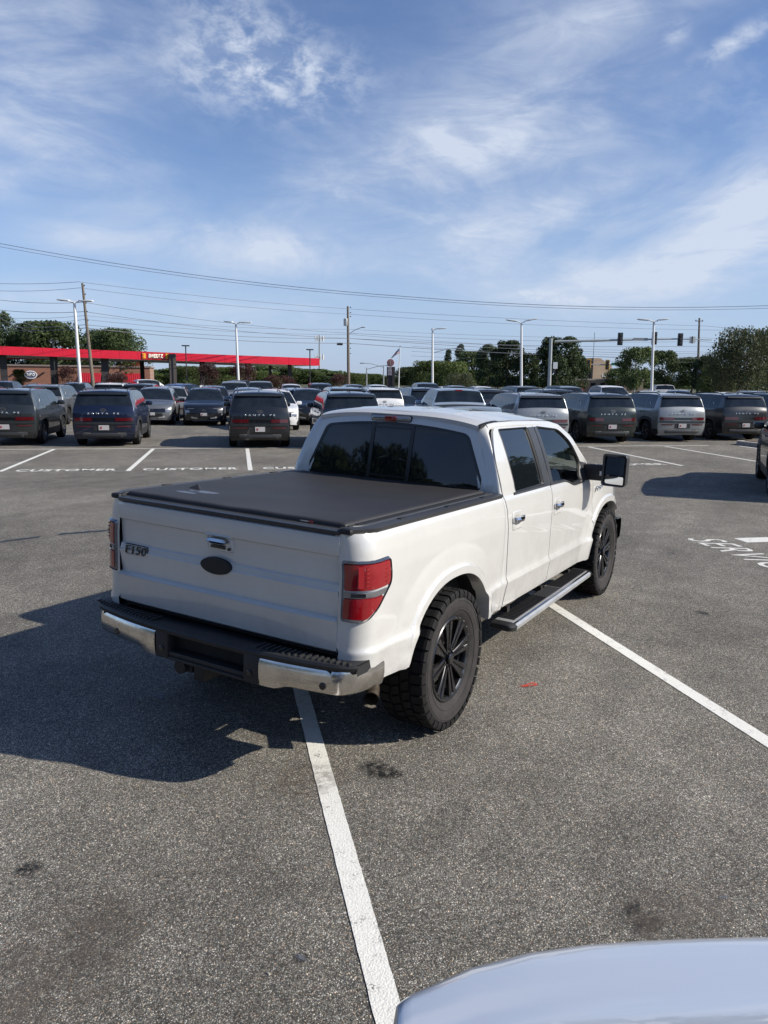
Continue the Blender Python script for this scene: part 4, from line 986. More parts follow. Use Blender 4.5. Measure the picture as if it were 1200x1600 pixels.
def build_car(name, sp, mat):
    """sp: profile [(x, z)] rear to front along the centreline, widths, belt, glass ranges"""
    root = empty(name); L = sp['L']; Wd = sp['W']/2; belt = sp['belt']; sill = sp.get('sill', .24); clad = sp.get('clad', .40)
    prof = np.array(sp['prof'], float)
    # resample the centreline with rounded corners
    pts = []
    for i in range(len(prof)-1):
        a, b = prof[i], prof[i+1]; n = max(1, int(np.linalg.norm(b-a)/sp.get('step', .075))); pts += [a+(b-a)*k/n for k in range(n)]
    pts.append(prof[-1]); pts = np.array(pts)
    for _ in range(sp.get('sm', 2)):
        q = pts.copy(); q[1:-1] = (pts[:-2]+2*pts[1:-1]+pts[2:])/4; pts = q
    # exact glass limits
    xs = [sp['wb'][0], sp['wb'][1]]; r = sp['wr']; wx = sp['wx']; rw = sp['rw']
    rad = sp.get('arch', r+.055)
    def zlow(x):
        z = sill+.06*max(0, (x-(L-.5))/.5)+.06*max(0, (.5-x)/.5)
        for c in xs:
            d = abs(x-c)
            if d < rad: z = max(z, r+(rad**sp.get('an', 2)-d**sp.get('an', 2))**(1/sp.get('an', 2)))
        return z
    def bz(x): return belt(x) if callable(belt) else belt
    th = sp.get('tumble', .36)
    def hw(x, z):
        b = bz(x); w = Wd*float(np.interp(z, [.2, .35, .55, .75, b-.06, b], [.93, .965, .995, 1.0, .975, .955]))
        if z > b: w = Wd*.955-(z-b)*th-(z-b)**2*.12
        t = max(0, (x-(L-1.1))/1.1); w *= 1-.10*t**2.2
        t = max(0, (.8-x)/.8); w *= 1-sp.get('rtap', .05)*t**2
        return w
    fb, rb_ = sp.get('fb', .30), sp.get('rb', .12)
    def plan(x, y, z):
        t = min(1, abs(y)/Wd)
        x2 = x+rb_*t**4*math.exp(-x/.35)-fb*t**3*math.exp(-(L-x)/.55)
        return (x2-L/2, y, z)
    NL, NU, NC, NTp = 9, 5, 3, 6
    rows = []; tags = []
    for (x, z) in pts:
        zl = min(zlow(x), z-.02) if z > sill+.03 else sill; b = bz(x); half = []
        zc = max(zl, z-sp.get('er', .06))
        lowt = min(b, zc)
        for k in range(NL): 
            zz = zl+(lowt-zl)*k/(NL-1)
            if k == 3 and zl < clad < lowt: zz = clad
            elif k < 3 and zl < clad < lowt: zz = zl+(clad-zl)*k/3
            elif zl < clad < lowt: zz = clad+(lowt-clad)*(k-3)/(NL-4)
            half.append((hw(x, zz), zz))
        for k in range(1, NU+1): zz = lowt+(zc-lowt)*k/NU; half.append((hw(x, zz), zz))
        w = hw(x, zc); rr_ = min(sp.get('er', .06)*1.6, w*.3)
        crn = sp.get('crown', .03) if z > b else .02
        for k in range(1, NC+1): a = k/NC*math.pi/2*.8; half.append((w-rr_*(1-math.cos(a)), zc+(z-crn-zc)*math.sin(a)/math.sin(math.pi/2*.8)))
        we = half[-1][0]; ze = half[-1][1]
        for k in range(1, NTp+1): t = 1-k/NTp; half.append((we*t, ze+(z-ze)*(1-t**2)))
        rows.append(half)
    M = len(rows[0]); n = len(rows)
    parts = {}
    def put(nm, quad):
        parts.setdefault(nm, MB()).add(quad, [(0, 1, 2, 3)])
    for i in range(n-1):
        xm = (pts[i][0]+pts[i+1][0])/2; zm = (pts[i][1]+pts[i+1][1])/2
        for j in range(M-1):
            for sg in (-1, 1):
                Q = []
                for (ii, jj) in ((i, j), (i+1, j), (i+1, j+1), (i, j+1)):
                    w, z = rows[ii][jj]; Q.append(plan(pts[ii][0], sg*w, z))
                zq = sum(p[2] for p in Q)/4; nm = 'body'
                if j < 3 and zq < clad+.02: nm = 'lower_cladding'
                side = j >= NL-1 and j < NL-1+NU
                if side and zm > bz(xm)+.16:
                    for a, b in wx:
                        if a < xm < b and (j > NL-1 or True) and j < NL-1+NU-0: nm = 'side_window'
                if j >= NL-1+NU+1:
                    if zm > .9 and rw[0] < i_par(pts, i) < rw[1] and j >= NL+NU+1+sp.get('rwin', 0): nm = 'rear_window'
                    if sp['ws'][0] < i_par(pts, i) < sp['ws'][1] and j >= NL+NU+1: nm = 'windscreen'
                if sp.get('bed') and j >= NL+NU and sp['bed'][0] < xm < sp['bed'][1]: nm = 'bed_cover'
                put(nm, Q)
    P_ = {}
    for nm, mb in parts.items():
        mt = {'body': mat, 'bed_cover': matte_black, 'lower_cladding': sp.get('cladmat', black_plastic) or mat}.get(nm, glass_far)
        o = mb.build(nm, mt, root, merge=.002, ang=38); P_[nm] = o
        if nm == 'body': PAINTED.add(o.data.name)
    if len(mt_ := P_) and sp.get('cladmat', 1) is None: PAINTED.add(P_['lower_cladding'].data.name)
    mb = MB(); mb.box((0, 0, sill+.14), (L-1.0, sp['W']*.80, .22)); mb.box((0, 0, .62), (L-.5, sp['W']*.6, .35)); mb.build('underbody', well, root, ang=None)
    for c in xs:
        for sg in (-1, 1):
            mb = MB(); G = []
            for a in np.linspace(-.15, math.pi+.15, 16): G.append([(c-L/2+rad*math.cos(a), sg*(Wd*.955), r+rad*math.sin(a)), (c-L/2+rad*math.cos(a), sg*(Wd-.35), r+rad*math.sin(a))])
            mb.grid(G); b = len(mb.v); mb.v += [g[1] for g in G]; mb.f.append(tuple(range(b, b+len(G)))); mb.mi.append(0); mb.build('wheel_well', well, root, ang=None)
            if sp.get('ring'):
                mb = MB(); G = []; w = sp['ring']
                for a in np.linspace(-.10, math.pi+.10, 22):
                    c_, s_ = math.cos(a), math.sin(a)
                    if sp.get('an', 2) > 2: k_ = 1/max(abs(c_)**sp['an']+abs(s_)**sp['an'], 1e-6)**(1/sp['an'])
                    else: k_ = 1
                    def pp(rd, o):
                        x, z = c+rd*k_*c_, r+rd*k_*s_; z = max(z, .25); y = hw(x, z)+o; X = plan(x, y, z); return (X[0], sg*y, z)
                    G.append([pp(rad-.005, -.03), pp(rad-.003, .014), pp(rad+w, .014), pp(rad+w+.006, -.01)])
                mb.grid(G); o = mb.build('arch_trim', sp.get('ringmat', black_plastic), root)
                if sp.get('ringmat', 1) is None: o.data.materials.clear(); o.data.materials.append(mat); PAINTED.add(o.data.name)
    ms = wheel_small(r, .24, sp.get('spokes', 10), sp.get('rim', rim_grey))
    for c in xs:
        for sg in (-1, 1):
            h = empty('wheel', (c-L/2, sg*(Wd-.125), r)); h.parent = root; h.rotation_euler = (0, .3, 0 if sg > 0 else math.pi)
            link(ms[0], 'tyre', None, h); link(ms[1], 'rim', None, h); link(ms[2], 'brake_disc', None, h)
    S = lambda x, z, sg, o=0.: (plan(x, hw(x, z)+o, z)[0], sg*(hw(x, z)+o), z)
    def rearx(y, z, o=0.):   # a point on the rear face at height z
        zz = pts[:, 1]; k = np.where((zz[:-1] <= z) & (zz[1:] > z))[0]; k = k[0] if len(k) else 0
        t = (z-zz[k])/(zz[k+1]-zz[k]+1e-9); x = pts[k][0]+(pts[k+1][0]-pts[k][0])*t; p = plan(x, y, z); return (p[0]-o, y, z)
    def frontx(y, z, o=0.):
        zz = pts[::-1, 1]; xx = pts[::-1, 0]; k = np.where((zz[:-1] <= z) & (zz[1:] > z))[0]; k = k[0] if len(k) else 0
        t = (z-zz[k])/(zz[k+1]-zz[k]+1e-9); x = xx[k]+(xx[k+1]-xx[k])*t; p = plan(x, y, z); return (p[0]+o, y, z)
    def panel(nm, fn, y0, y1, z0, z1, m, o=.008, n=6, lab=None):
        mb = MB(); G = [[fn(y, z, o) for z in (z0, (z0+z1)/2, z1)] for y in np.linspace(y0, y1, n)]
        G = [[fn(G[0][1][1], z, -.02) for z in (z0, (z0+z1)/2, z1)]]+G+[[fn(G[-1][1][1], z, -.02) for z in (z0, (z0+z1)/2, z1)]]
        mb.grid(G); return mb.build(nm, m, root, ang=30)
    # mirrors, door lines and handles
    for sg in (-1, 1):
        for gx in sp.get('pill', ()):
            mb = MB(); b = bz(gx); zs = np.linspace(b, min(b+.42, sp.get('pt', 1.6)), 6); mb.grid([[S(gx-.035, z, sg, .003), S(gx+.035, z, sg, .003)] for z in zs]); mb.build('window_pillar', black_gloss, root, ang=None)
        mx = sp['mx']; y = hw(mx, bz(mx)); mb = MB(); mb.box((mx-L/2, sg*(y+.12), bz(mx)+.06), (.16, .22, .15), bev=.04); mb.box((mx-L/2+.02, sg*(y+.01), bz(mx)+.02), (.06, .1, .05))
        o = mb.build('wing_mirror', mat, root); PAINTED.add(o.data.name)
        for hx in sp.get('handles', ()):
            p = S(hx, bz(hx)-.12, sg, .012); mb = MB(); mb.box(p, (.20, .03, .03), bev=.008); mb.build('door_handle', sp.get('hm', trim_plastic), root)
        for gx in sp.get('gaps', ()):
            mb = MB(); zs = np.linspace(max(clad, zlow(gx)+.02), bz(gx), 6); mb.grid([[S(gx-.006, z, sg, .002), S(gx+.006, z, sg, .002)] for z in zs]); mb.build('door_gap', well, root, ang=None)
        if sp.get('rails'):
            a, b = sp['rails']; P2 = []
            for x in np.linspace(a, b, 9):
                zt_ = float(np.interp(x, pts[:, 0][np.argmax(pts[:, 1] > 1.3):], pts[:, 1][np.argmax(pts[:, 1] > 1.3):])) if True else 0
                e = .045 if a+.05 < x < b-.05 else .0; P2.append((x-L/2, sg*(hw(x, zt_-.05)-.09), zt_-.03+e))
            mb = MB(); mb.tube(P2, .016, 6); mb.build('roof_rail', sp.get('railm', trim_plastic), root)
    sp['detail'](root, panel, rearx, frontx, S, mat, L, Wd)
    return root
def i_par(pts, i): return pts[i][0]+.001 if True else 0

def plate(root, panel, fn, z, w=.30, h=.15):
    p = panel('number_plate', fn, -w/2, w/2, z, z+h, plate_m, .02, 2)
    c = fn(.08, z+h*.5, .024); sgn = -1 if fn(0, z, .1)[0] < fn(0, z, 0)[0] else 1
    mb = MB(); mb.box((c[0]+sgn*.0, -sgn*.08 if sgn > 0 else .08, c[2]), (.004, .05, h*.40)); mb.build('plate_print', plate_red, root, ang=None)
    return p
def oval_logo(root, fn, y, z, s=1.):
    c = fn(y, z, .02); mb = MB(); G = []
    for t in np.linspace(0, 2*math.pi, 20, endpoint=False): G.append([(c[0], y+s*(.085*math.cos(t)), z+s*.045*math.sin(t)), (c[0], y+s*(.068*math.cos(t)), z+s*.032*math.sin(t))])
    G.append(G[0]); mb.grid(G)
    for dy in (-.028, .028): mb.box((c[0], y+dy*s, z), (.006, .018*s, .07*s))
    mb.box((c[0], y, z), (.006, .06*s, .014*s)); return mb.build('oval_emblem', steel, root, ang=None)
def antenna(root, x, z, mat):
    mb = MB(); mb.add([(x-.08, -.02, z), (x-.08, .02, z), (x+.08, .01, z), (x+.08, -.01, z), (x-.05, 0, z+.055)], [(0, 1, 4), (1, 2, 4), (2, 3, 4), (3, 0, 4)]); o = mb.build('roof_antenna', mat, root, ang=None); PAINTED.add(o.data.name)
def det_boxy(root, panel, rx, fx, S, mat, L, Wd):
    panel('glazed_band', rx, -.84, .84, .80, .885, black_gloss, .006, 9)
    for sg in (-1, 1):
        a, b = sorted((sg*.34, sg*.86)); panel('tail_light', rx, a, b, .795, .895, red_dark, .014, 6)
        a, b = sorted((sg*.38, sg*.80)); panel('bumper_reflector', rx, a, b, .615, .650, red_dark, .012, 4)
        a, b = sorted((sg*.40, sg*.62)); panel('exhaust_trim', rx, a, b, .40, .44, steel, .012, 3)
        p = S(.78, 1.33, sg, .006); mb = MB(); mb.add([p, (p[0]+.05, p[1], p[2]+.02), (p[0]+.09, p[1]-sg*.01, p[2]+.10), (p[0]+.05, p[1]-sg*.01, p[2]+.09)], [(0, 1, 2, 3)]); mb.build('window_sticker', white_plastic, root, ang=None)
        a, b = sorted((sg*.45, sg*.78)); panel('headlamp', fx, a, b, .78, .90, lamp_white, .012, 4)
    panel('plate_recess', rx, -.30, .30, .50, .66, black_plastic, .005, 5)
    plate(root, panel, rx, .52)
    panel('spoiler', rx, -.72, .72, 1.60, 1.665, mat, .06, 7); PAINTED.add(root.children[-1].data.name if root.children else '')
    panel('bumper_bar', rx, -.88, .88, .70, .765, mat, .03, 8)
    c = rx(0, 1.01, .012); o = text_mesh('SANTA FE', 'model_lettering', lamp_white, .052, .004, root, width=.92, M=axes((c[0]-.006, .46, 1.0), (0, -1, 0), (0, 0, 1), (-1, 0, 0)), bold=.03, spacing=1.9)
    oval_logo(root, rx, 0, 1.13, 1.1); antenna(root, -L/2+.75, 1.735, mat)
    panel('grille', fx, -.55, .55, .50, .74, black_gloss, .01, 6)
    mb = MB(); mb.box((-L/2+.12, 0, .38), (.2, 1.3, .12), bev=.03); mb.build('rear_skid', trim_plastic, root)
    mb = MB(); mb.lathe([(.028, -.03), (.036, -.03), (.036, .04), (.028, .04)], 14, 'X', (-L/2+.03, -.52, .34)); mb.build('tailpipe', chrome, root)
def det_cross(root, panel, rx, fx, S, mat, L, Wd):
    panel('grille', fx, -.58, .58, .58, .74, black_gloss, .012, 7)
    for sg in (-1, 1):
        a, b = sorted((sg*.62, sg*.80)); panel('headlamp', fx, a, b, .59, .70, clear_lens, .014, 4)
        a, b = sorted((sg*.42, sg*.72)); panel('running_light', fx, a, b, .755, .780, clear_lens, .010, 4)
        mb = MB(); A = [fx(sg*.80, .56, .012), fx(sg*.80, .49, .012), fx(sg*.50, .34, .016), fx(sg*.28, .32, .018), fx(sg*.28, .37, .018), fx(sg*.47, .40, .016)]
        mb.add(A+[(p[0]-.05, p[1], p[2]) for p in A], [(0, 1, 2, 5), (5, 2, 3, 4), (0, 6, 7, 1), (1, 7, 8, 2), (2, 8, 9, 3), (0, 5, 11, 6), (5, 4, 10, 11)]); mb.build('bumper_blade', white_plastic if False else pmat('silver_trim', (.55, .56, .57), .3, .6), root, ang=None)
        a, b = sorted((sg*.30, sg*.84)); panel('tail_light', rx, a, b, .88, .99, red_lens, .012, 5)
        a, b = sorted((sg*.45, sg*.7)); panel('lower_lamp', rx, a, b, .52, .56, red_dark, .012, 4)
    panel('light_strip', rx, -.35, .35, .94, .965, red_dark, .010, 5)
    panel('lower_grille', fx, -.46, .46, .38, .54, black_plastic, .008, 6)
    plate(root, panel, fx, .45, .28, .13); plate(root, panel, rx, .60, .28, .13)
    oval_logo(root, fx, 0, .70, 1.0)
    p = fx(0, .9, 0); mb = MB(); mb.box((L/2-1.62, .36, 1.24), (.05, .20, .07)); 
    mb.build('screen_sticker', pmat('sticker_green', (.45, .62, .50), .5), root, ang=None); antenna(root, -L/2+.9, 1.63, mat)
def det_sedan(root, panel, rx, fx, S, mat, L, Wd):
    panel('grille', fx, -.45, .45, .50, .66, black_gloss, .012, 6); plate(root, panel, rx, .66, .28, .13)
    for sg in (-1, 1):
        a, b = sorted((sg*.46, sg*.80)); panel('headlamp', fx, a, b, .58, .70, lamp_white, .014, 4)
        a, b = sorted((sg*.34, sg*.84)); panel('tail_light', rx, a, b, .80, .90, red_lens, .010, 5)
def det_pick(root, panel, rx, fx, S, mat, L, Wd):
    panel('grille', fx, -.6, .6, .75, 1.02, chrome, .015, 6)
    for sg in (-1, 1):
        a, b = sorted((sg*.62, sg*.88)); panel('headlamp', fx, a, b, .80, 1.02, lamp_white, .016, 4)
        a, b = sorted((sg*.78, sg*.92)); panel('tail_light', rx, a, b, .84, 1.12, red_lens, .012, 3)
    panel('front_bumper', fx, -.9, .9, .50, .68, chrome, .05, 8); panel('rear_bumper', rx, -.9, .9, .46, .60, chrome, .06, 8)
    mb = MB(); mb.box((-L/2+2.02, 0, 1.79), (.05, .26, .04)); mb.build('brake_lens', red_lens, root, ang=None)
SPEC = {
 'boxy_suv': dict(L=4.83, W=1.90, belt=1.19, clad=.47, er=.055, tumble=.26, crown=.035, sm=1, rtap=.03, rb=.10, fb=.16, ring=.10, an=3.2, wr=.365, arch=.43,
   prof=[(.10, .26), (.02, .42), (.0, .70), (.02, 1.08), (.05, 1.18), (.07, 1.20), (.20, 1.60), (.22, 1.64), (.30, 1.70), (.60, 1.735), (1.4, 1.755), (2.4, 1.745), (2.95, 1.69), (3.10, 1.655), (3.12, 1.645), (3.66, 1.20), (3.68, 1.185), (3.80, 1.15), (4.66, 1.06), (4.78, .99), (4.83, .80), (4.82, .5), (4.74, .27)],
   wb=(1.00, 3.82), wx=((.42, 3.30),), rw=(.075, .205), ws=(3.12, 3.66), mx=3.18, handles=(1.45, 2.4), gaps=(1.16, 2.16, 3.2), pill=(1.16, 2.16), rails=(.55, 2.8), detail=det_boxy, spokes=6, rim=rim_grey),
 'crossover': dict(L=4.63, W=1.87, belt=lambda x: 1.06-.02*(x-2), clad=.40, er=.06, tumble=.42, crown=.04, sm=2, rb=.14, fb=.30, ring=.05, wr=.355,
   prof=[(.12, .26), (.04, .42), (.0, .62), (.05, .95), (.16, 1.12), (.18, 1.14), (.52, 1.54), (.54, 1.555), (.75, 1.61), (1.4, 1.66), (2.2, 1.65), (2.60, 1.60), (2.62, 1.595), (3.42, 1.13), (3.44, 1.12), (3.6, 1.07), (4.35, .93), (4.52, .84), (4.60, .70), (4.63, .52), (4.55, .27)],
   wb=(.96, 3.70), wx=((.62, 2.95),), rw=(.17, .53), ws=(2.62, 3.42), mx=2.95, handles=(1.4, 2.3), gaps=(1.19, 2.02, 3.1), pill=(1.19, 2.02), pt=1.50, rails=(.8, 2.5), detail=det_cross, spokes=10, rim=rim_light),
 'sedan': dict(L=4.70, W=1.82, belt=.96, clad=.20, cladmat=black_plastic, er=.05, tumble=.48, crown=.03, sm=3, rb=.22, fb=.34, wr=.33,
   prof=[(.12, .24), (.02, .40), (.0, .62), (.05, .90), (.10, .975), (.18, 1.0), (.45, 1.03), (.47, 1.035), (1.30, 1.37), (1.32, 1.375), (1.7, 1.43), (2.2, 1.435), (2.55, 1.40), (2.57, 1.395), (3.30, 1.03), (3.32, 1.02), (3.5, .97), (4.3, .84), (4.58, .74), (4.68, .60), (4.70, .45), (4.6, .24)],
   wb=(.92, 3.72), wx=((.75, 2.95),), rw=(.47, 1.30), ws=(2.57, 3.30), mx=2.95, handles=(1.5, 2.4), gaps=(1.33, 2.02, 3.1), pill=(1.33, 2.02), pt=1.33, detail=det_sedan, spokes=10, rim=rim_light),
 'crew_pickup': dict(L=5.75, W=2.0, belt=1.24, clad=.46, er=.05, tumble=.30, crown=.03, sm=1, rb=.03, fb=.22, ring=.04, wr=.40, rtap=.0, bed=(.10, 1.82),
   prof=[(.06, .45), (.0, .55), (.0, 1.28), (.02, 1.30), (.10, 1.305), (1.80, 1.305), (1.84, 1.31), (1.86, 1.32), (1.98, 1.76), (2.0, 1.78), (2.1, 1.83), (2.8, 1.86), (3.4, 1.83), (3.60, 1.78), (3.62, 1.77), (4.20, 1.33), (4.22, 1.32), (4.4, 1.30), (5.4, 1.20), (5.62, 1.10), (5.72, .9), (5.75, .6), (5.7, .42)],
   wb=(1.15, 4.75), wx=((2.05, 3.75),), rw=(1.87, 1.99), ws=(3.62, 4.20), mx=3.9, handles=(2.3, 3.0), gaps=(2.0, 2.78, 3.9), pill=(2.78,), pt=1.72, detail=det_pick, spokes=6, rim=rim_light),
}
PC = {'charcoal': (.030, .035, .036), 'navy': (.008, .014, .040), 'black': (.006, .007, .009), 'silver': (.27, .285, .29), 'white': (.72, .72, .71), 'steelblue': (.16, .22, .30), 'grey': (.16, .17, .18),
      'green': (.018, .026, .024), 'blue': (.02, .05, .22), 'sage': (.19, .21, .20), 'twotone': (.25, .265, .27), 'darkblue': (.02, .03, .05), 'paleblue': (.33, .40, .47), 'red': (.30, .02, .02)}
def pc(k): return paint(k, PC[k], .35, 0. if k in ('white', 'black') else .45)
PROTO = {}
def put_car(style, colour, x, y, ang, label, group=None, z=0.):
    if style not in PROTO:
        r = build_car({'boxy_suv': 'parked_suv', 'crossover': 'parked_crossover', 'sedan': 'parked_sedan', 'crew_pickup': 'parked_pickup'}[style], SPEC[style], pc(colour)); PROTO[style] = r
    else:
        r = copy_tree(PROTO[style], None, pc(colour))
    if style == 'boxy_suv' and colour in ('navy', 'twotone'): pass
    r.location = (x, y, z); r.rotation_euler = (0, 0, R_(ang))
    cat = {'boxy_suv': 'suv', 'crossover': 'suv', 'sedan': 'car', 'crew_pickup': 'pickup truck'}[style]
    for k in ('label', 'category', 'group'):
        if k in r: del r[k]
    tag(r, label, cat, group); return r
def place(style, colour, uv, loc, ang, label, group=None):
    """uv: pixel where the local ground point loc (from the car's centre) touches the ground"""
    g = gnd(*uv); a = R_(ang); c, s = math.cos(a), math.sin(a)
    return put_car(style, colour, g[0]-(loc[0]*c-loc[1]*s), g[1]-(loc[0]*s+loc[1]*c), ang, label, group)
HD = 40.8
GA, GB, GC = 'dark SUVs parked with their tails towards the camera on the left', 'boxy SUVs parked side by side on the right', 'vehicles parked in the rows further back'
RRW = (-4.83/2+1.0, -.95)
place('boxy_suv', 'charcoal', (72, 693), RRW, HD, 'charcoal boxy SUV cut off by the left edge of the photo', GA)
place('boxy_suv', 'navy', (220, 694), RRW, HD, 'navy blue boxy SUV with number plate, second from the left edge', GA)
place('boxy_suv', 'black', (452, 696.5), RRW, HD, 'black boxy SUV seen squarely from behind, left of the pickup cab', GA)
place('boxy_suv', 'darkblue', (498, 698), (RRW[0], .95), HD, 'dark blue boxy SUV half hidden behind the pickup cab, left wing mirror showing', GA)
HR = 38.5
for (uv, colr, lab) in (((790, 694), 'silver', 'silver boxy SUV partly hidden by the pickup roof'), ((898, 690), 'green', 'dark green-black boxy SUV second in the right row, left of the two-tone silver one'),
                        ((1006, 687.5), 'twotone', 'mid-grey boxy SUV with pale tailgate, third in the right row'), ((1104, 686), 'black', 'black boxy SUV in the right row whose tail stands behind the kerb island')):
    place('boxy_suv', colr, uv, (RRW[0], .95), HR, lab, GB)
g4 = gnd(1104, 686); put_car('boxy_suv', 'steelblue', g4[0]+ (2.4*math.cos(R_(HR)))+SP[0]*2.75+.6, g4[1]+(2.4*math.sin(R_(HR)))+SP[1]*2.75-1.0, HR, 'steel blue boxy SUV just past the kerb island, cut off by the right edge', GB)
place('crossover', 'grey', (274, 663), (4.63/2-.93, .93), HD+180, 'grey crossover facing the camera with a pale bumper blade, left of the black one', GC)
place('crossover', 'black', (353, 664), (4.63/2-.93, .93), HD+180, 'black crossover facing the camera with a number plate, right of the grey one', GC)
place('boxy_suv', 'black', (1197, 772), (-4.83/2+1.0, .95), 9, 'black vehicle cut off by the right edge near the service lettering', None)
# rows further back: (bearing px, metres ahead, style, colour, heading, label)
BACK = [
 (78, 36, 'boxy_suv', 'grey', HD, 'grey SUV behind the gap between the two leftmost SUVs'),
 (62, 62, 'sedan', 'sage', -18, 'sage grey sedan side-on in front of the brick shop'),
 (176, 46, 'boxy_suv', 'white', HD, 'white roofed SUV just showing above the navy SUV'),
 (220, 44, 'boxy_suv', 'black', HD, 'black SUV behind the grey crossover, right of the white roof'),
 (226, 66, 'crew_pickup', 'white', -30, 'white pickup side-on below the filling station name sign'),
 (288, 54, 'crossover', 'blue', 15, 'bright blue crossover seen from the side, left of the second lamp post'),
 (268, 42, 'crossover', 'silver', HD, 'silver crossover with red tail light seen between grey and black crossovers'),
 (331, 45, 'crossover', 'navy', HD, 'dark SUV directly behind the black front-facing crossover'),
 (363, 52, 'crew_pickup', 'silver', HD+180, 'silver pickup facing the camera at the foot of the second lamp post'),
 (372, 71, 'crew_pickup', 'black', -28, 'black pickup side-on behind the second lamp post'),
 (404, 58, 'crew_pickup', 'sage', HD+180, 'grey-green pickup facing the camera above the black SUV roof'),
 (385, 40, 'crossover', 'steelblue', HD, 'blue-grey crossover hidden behind the black SUV on the left'),
 (426, 34, 'crossover', 'white', HD+180, 'white crossover glimpsed over the black SUV roof'),
 (452, 60, 'crossover', 'white', HD+180, 'white crossover facing the camera under the filling station pillars'),
 (456, 40, 'crossover', 'paleblue', HD, 'pale blue crossover between the white one and the green-stickered one'),
 (478, 38, 'crossover', 'black', HD+180, 'black crossover facing the camera with a green windscreen sticker'),
 (498, 60, 'boxy_suv', 'darkblue', HD+180, 'dark SUV facing the camera right of the filling station'),
 (530, 39, 'boxy_suv', 'paleblue', HD, 'pale blue SUV roof behind the half hidden dark blue SUV'),
 (551, 62, 'crossover', 'grey', HD+180, 'grey SUV at the foot of the tall wooden utility pole'),
 (562, 37, 'sedan', 'grey', HD+180, 'grey sedan facing the camera just over the pickup roof edge'),
 (588, 62, 'crossover', 'white', HD+180, 'small white SUV left of the red topped pylon sign'),
 (585, 38, 'boxy_suv', 'white', HD, 'white SUV tail seen above the pickup brake light'),
 (622, 37, 'sedan', 'charcoal', HD+180, 'charcoal sedan above the pickup brake light'),
 (624, 62, 'sedan', 'silver', HD+180, 'silver car under the flagpole'),
 (662, 62, 'crew_pickup', 'steelblue', HD+180, 'blue-grey pickup facing the camera left of the third lamp post'),
 (650, 40, 'boxy_suv', 'navy', HD, 'navy SUV roof beneath the third lamp post'),
 (706, 28.5, 'crew_pickup', 'paleblue', HD-2, 'pale blue pickup seen from behind with red cab brake light, just over the white roof'),
 (735, 40, 'crossover', 'silver', HD, 'silver crossover behind the pale blue pickup'),
 (688, 75, 'sedan', 'white', 60, 'white car low behind the third lamp post'),
 (712, 62, 'crossover', 'sage', HD+180, 'grey-green SUV between third and fourth lamp posts'),
 (752, 58, 'crossover', 'white', HD+180, 'white SUV facing the camera left of the fourth lamp post'),
 (742, 38, 'boxy_suv', 'black', HD, 'black SUV tail in front of the white front-facing SUV'),
 (772, 40, 'crossover', 'navy', HR, 'navy crossover beside the silver boxy SUV roof'),
 (806, 55, 'boxy_suv', 'grey', HD, 'grey SUV at the foot of the fourth lamp post'),
 (848, 40, 'boxy_suv', 'navy', HR, 'navy SUV roof above the silver boxy SUV'),
 (884, 58, 'boxy_suv', 'sage', HD+180, 'grey SUV facing the camera right of the traffic signal pole'),
 (948, 52, 'crew_pickup', 'white', HR+180, 'white pickup facing the camera below the tan brick building'),
 (1010, 62, 'sedan', 'white', 20, 'white car left of the fifth lamp post'),
 (1034, 75, 'crew_pickup', 'white', 25, 'white pickup behind the fifth lamp post'),
 (1062, 50, 'crossover', 'darkblue', 5, 'dark blue crossover roof above the mid-grey boxy SUV'),
 (1092, 45, 'sedan', 'white', -5, 'white car roof above the gap left of the black boxy SUV'),
 (1140, 42, 'crossover', 'white', 0, 'white crossover roof above the black boxy SUV'),
 (1178, 50, 'crossover', 'silver', -10, 'silver crossover at the far right behind the black SUV'),
 (10, 60, 'crossover', 'navy', HD, 'navy crossover at the left edge in the second row'),
 (120, 56, 'crossover', 'darkblue', HD, 'dark crossover at the foot of the first lamp post'),
]
for (u, D, st, cl, hd, lab) in BACK:
    x, y = far(u, D); put_car(st, cl, x, y, hd, lab, GC)
# silver-blue car whose boot lid fills the lower right corner

def det_near(root, panel, rx, fx, S, mat, L, Wd):
    for sg in (-1, 1):
        a, b = sorted((sg*.34, sg*.80)); panel('tail_light', rx, a, b, .62, .76, red_lens, .004, 5)
SPEC['near_sedan'] = dict(SPEC['sedan'], step=.025, sm=5, rwin=2, rw=(.37, 1.22), detail=det_near, cladmat=black_plastic, er=.03,
   prof=[(.12, .24), (.02, .40), (.0, .62), (.0, .84), (.012, .925), (.04, .945), (.26, .965), (.28, .968), (1.22, 1.36), (1.24, 1.37), (1.7, 1.43), (2.2, 1.435), (2.55, 1.40), (2.57, 1.395), (3.30, 1.03), (3.32, 1.02), (3.5, .97), (4.3, .84), (4.58, .74), (4.68, .60), (4.70, .45), (4.6, .24)])
ns = build_car('parked_sedan', SPEC['near_sedan'], pmat('silver_blue_paint', (.56, .61, .68), .26, .25, coat=1.))
hd = YAW+math.pi+R_(2.5); e = CAM[:2]+1.655*FH+.875*RH
ns.location = (e[0]+4.70/2*math.cos(hd), e[1]+4.70/2*math.sin(hd), 0); ns.rotation_euler = (0, 0, hd)
tag(ns, 'silver-blue car whose smooth boot lid fills the lower right corner of the photo', 'car')
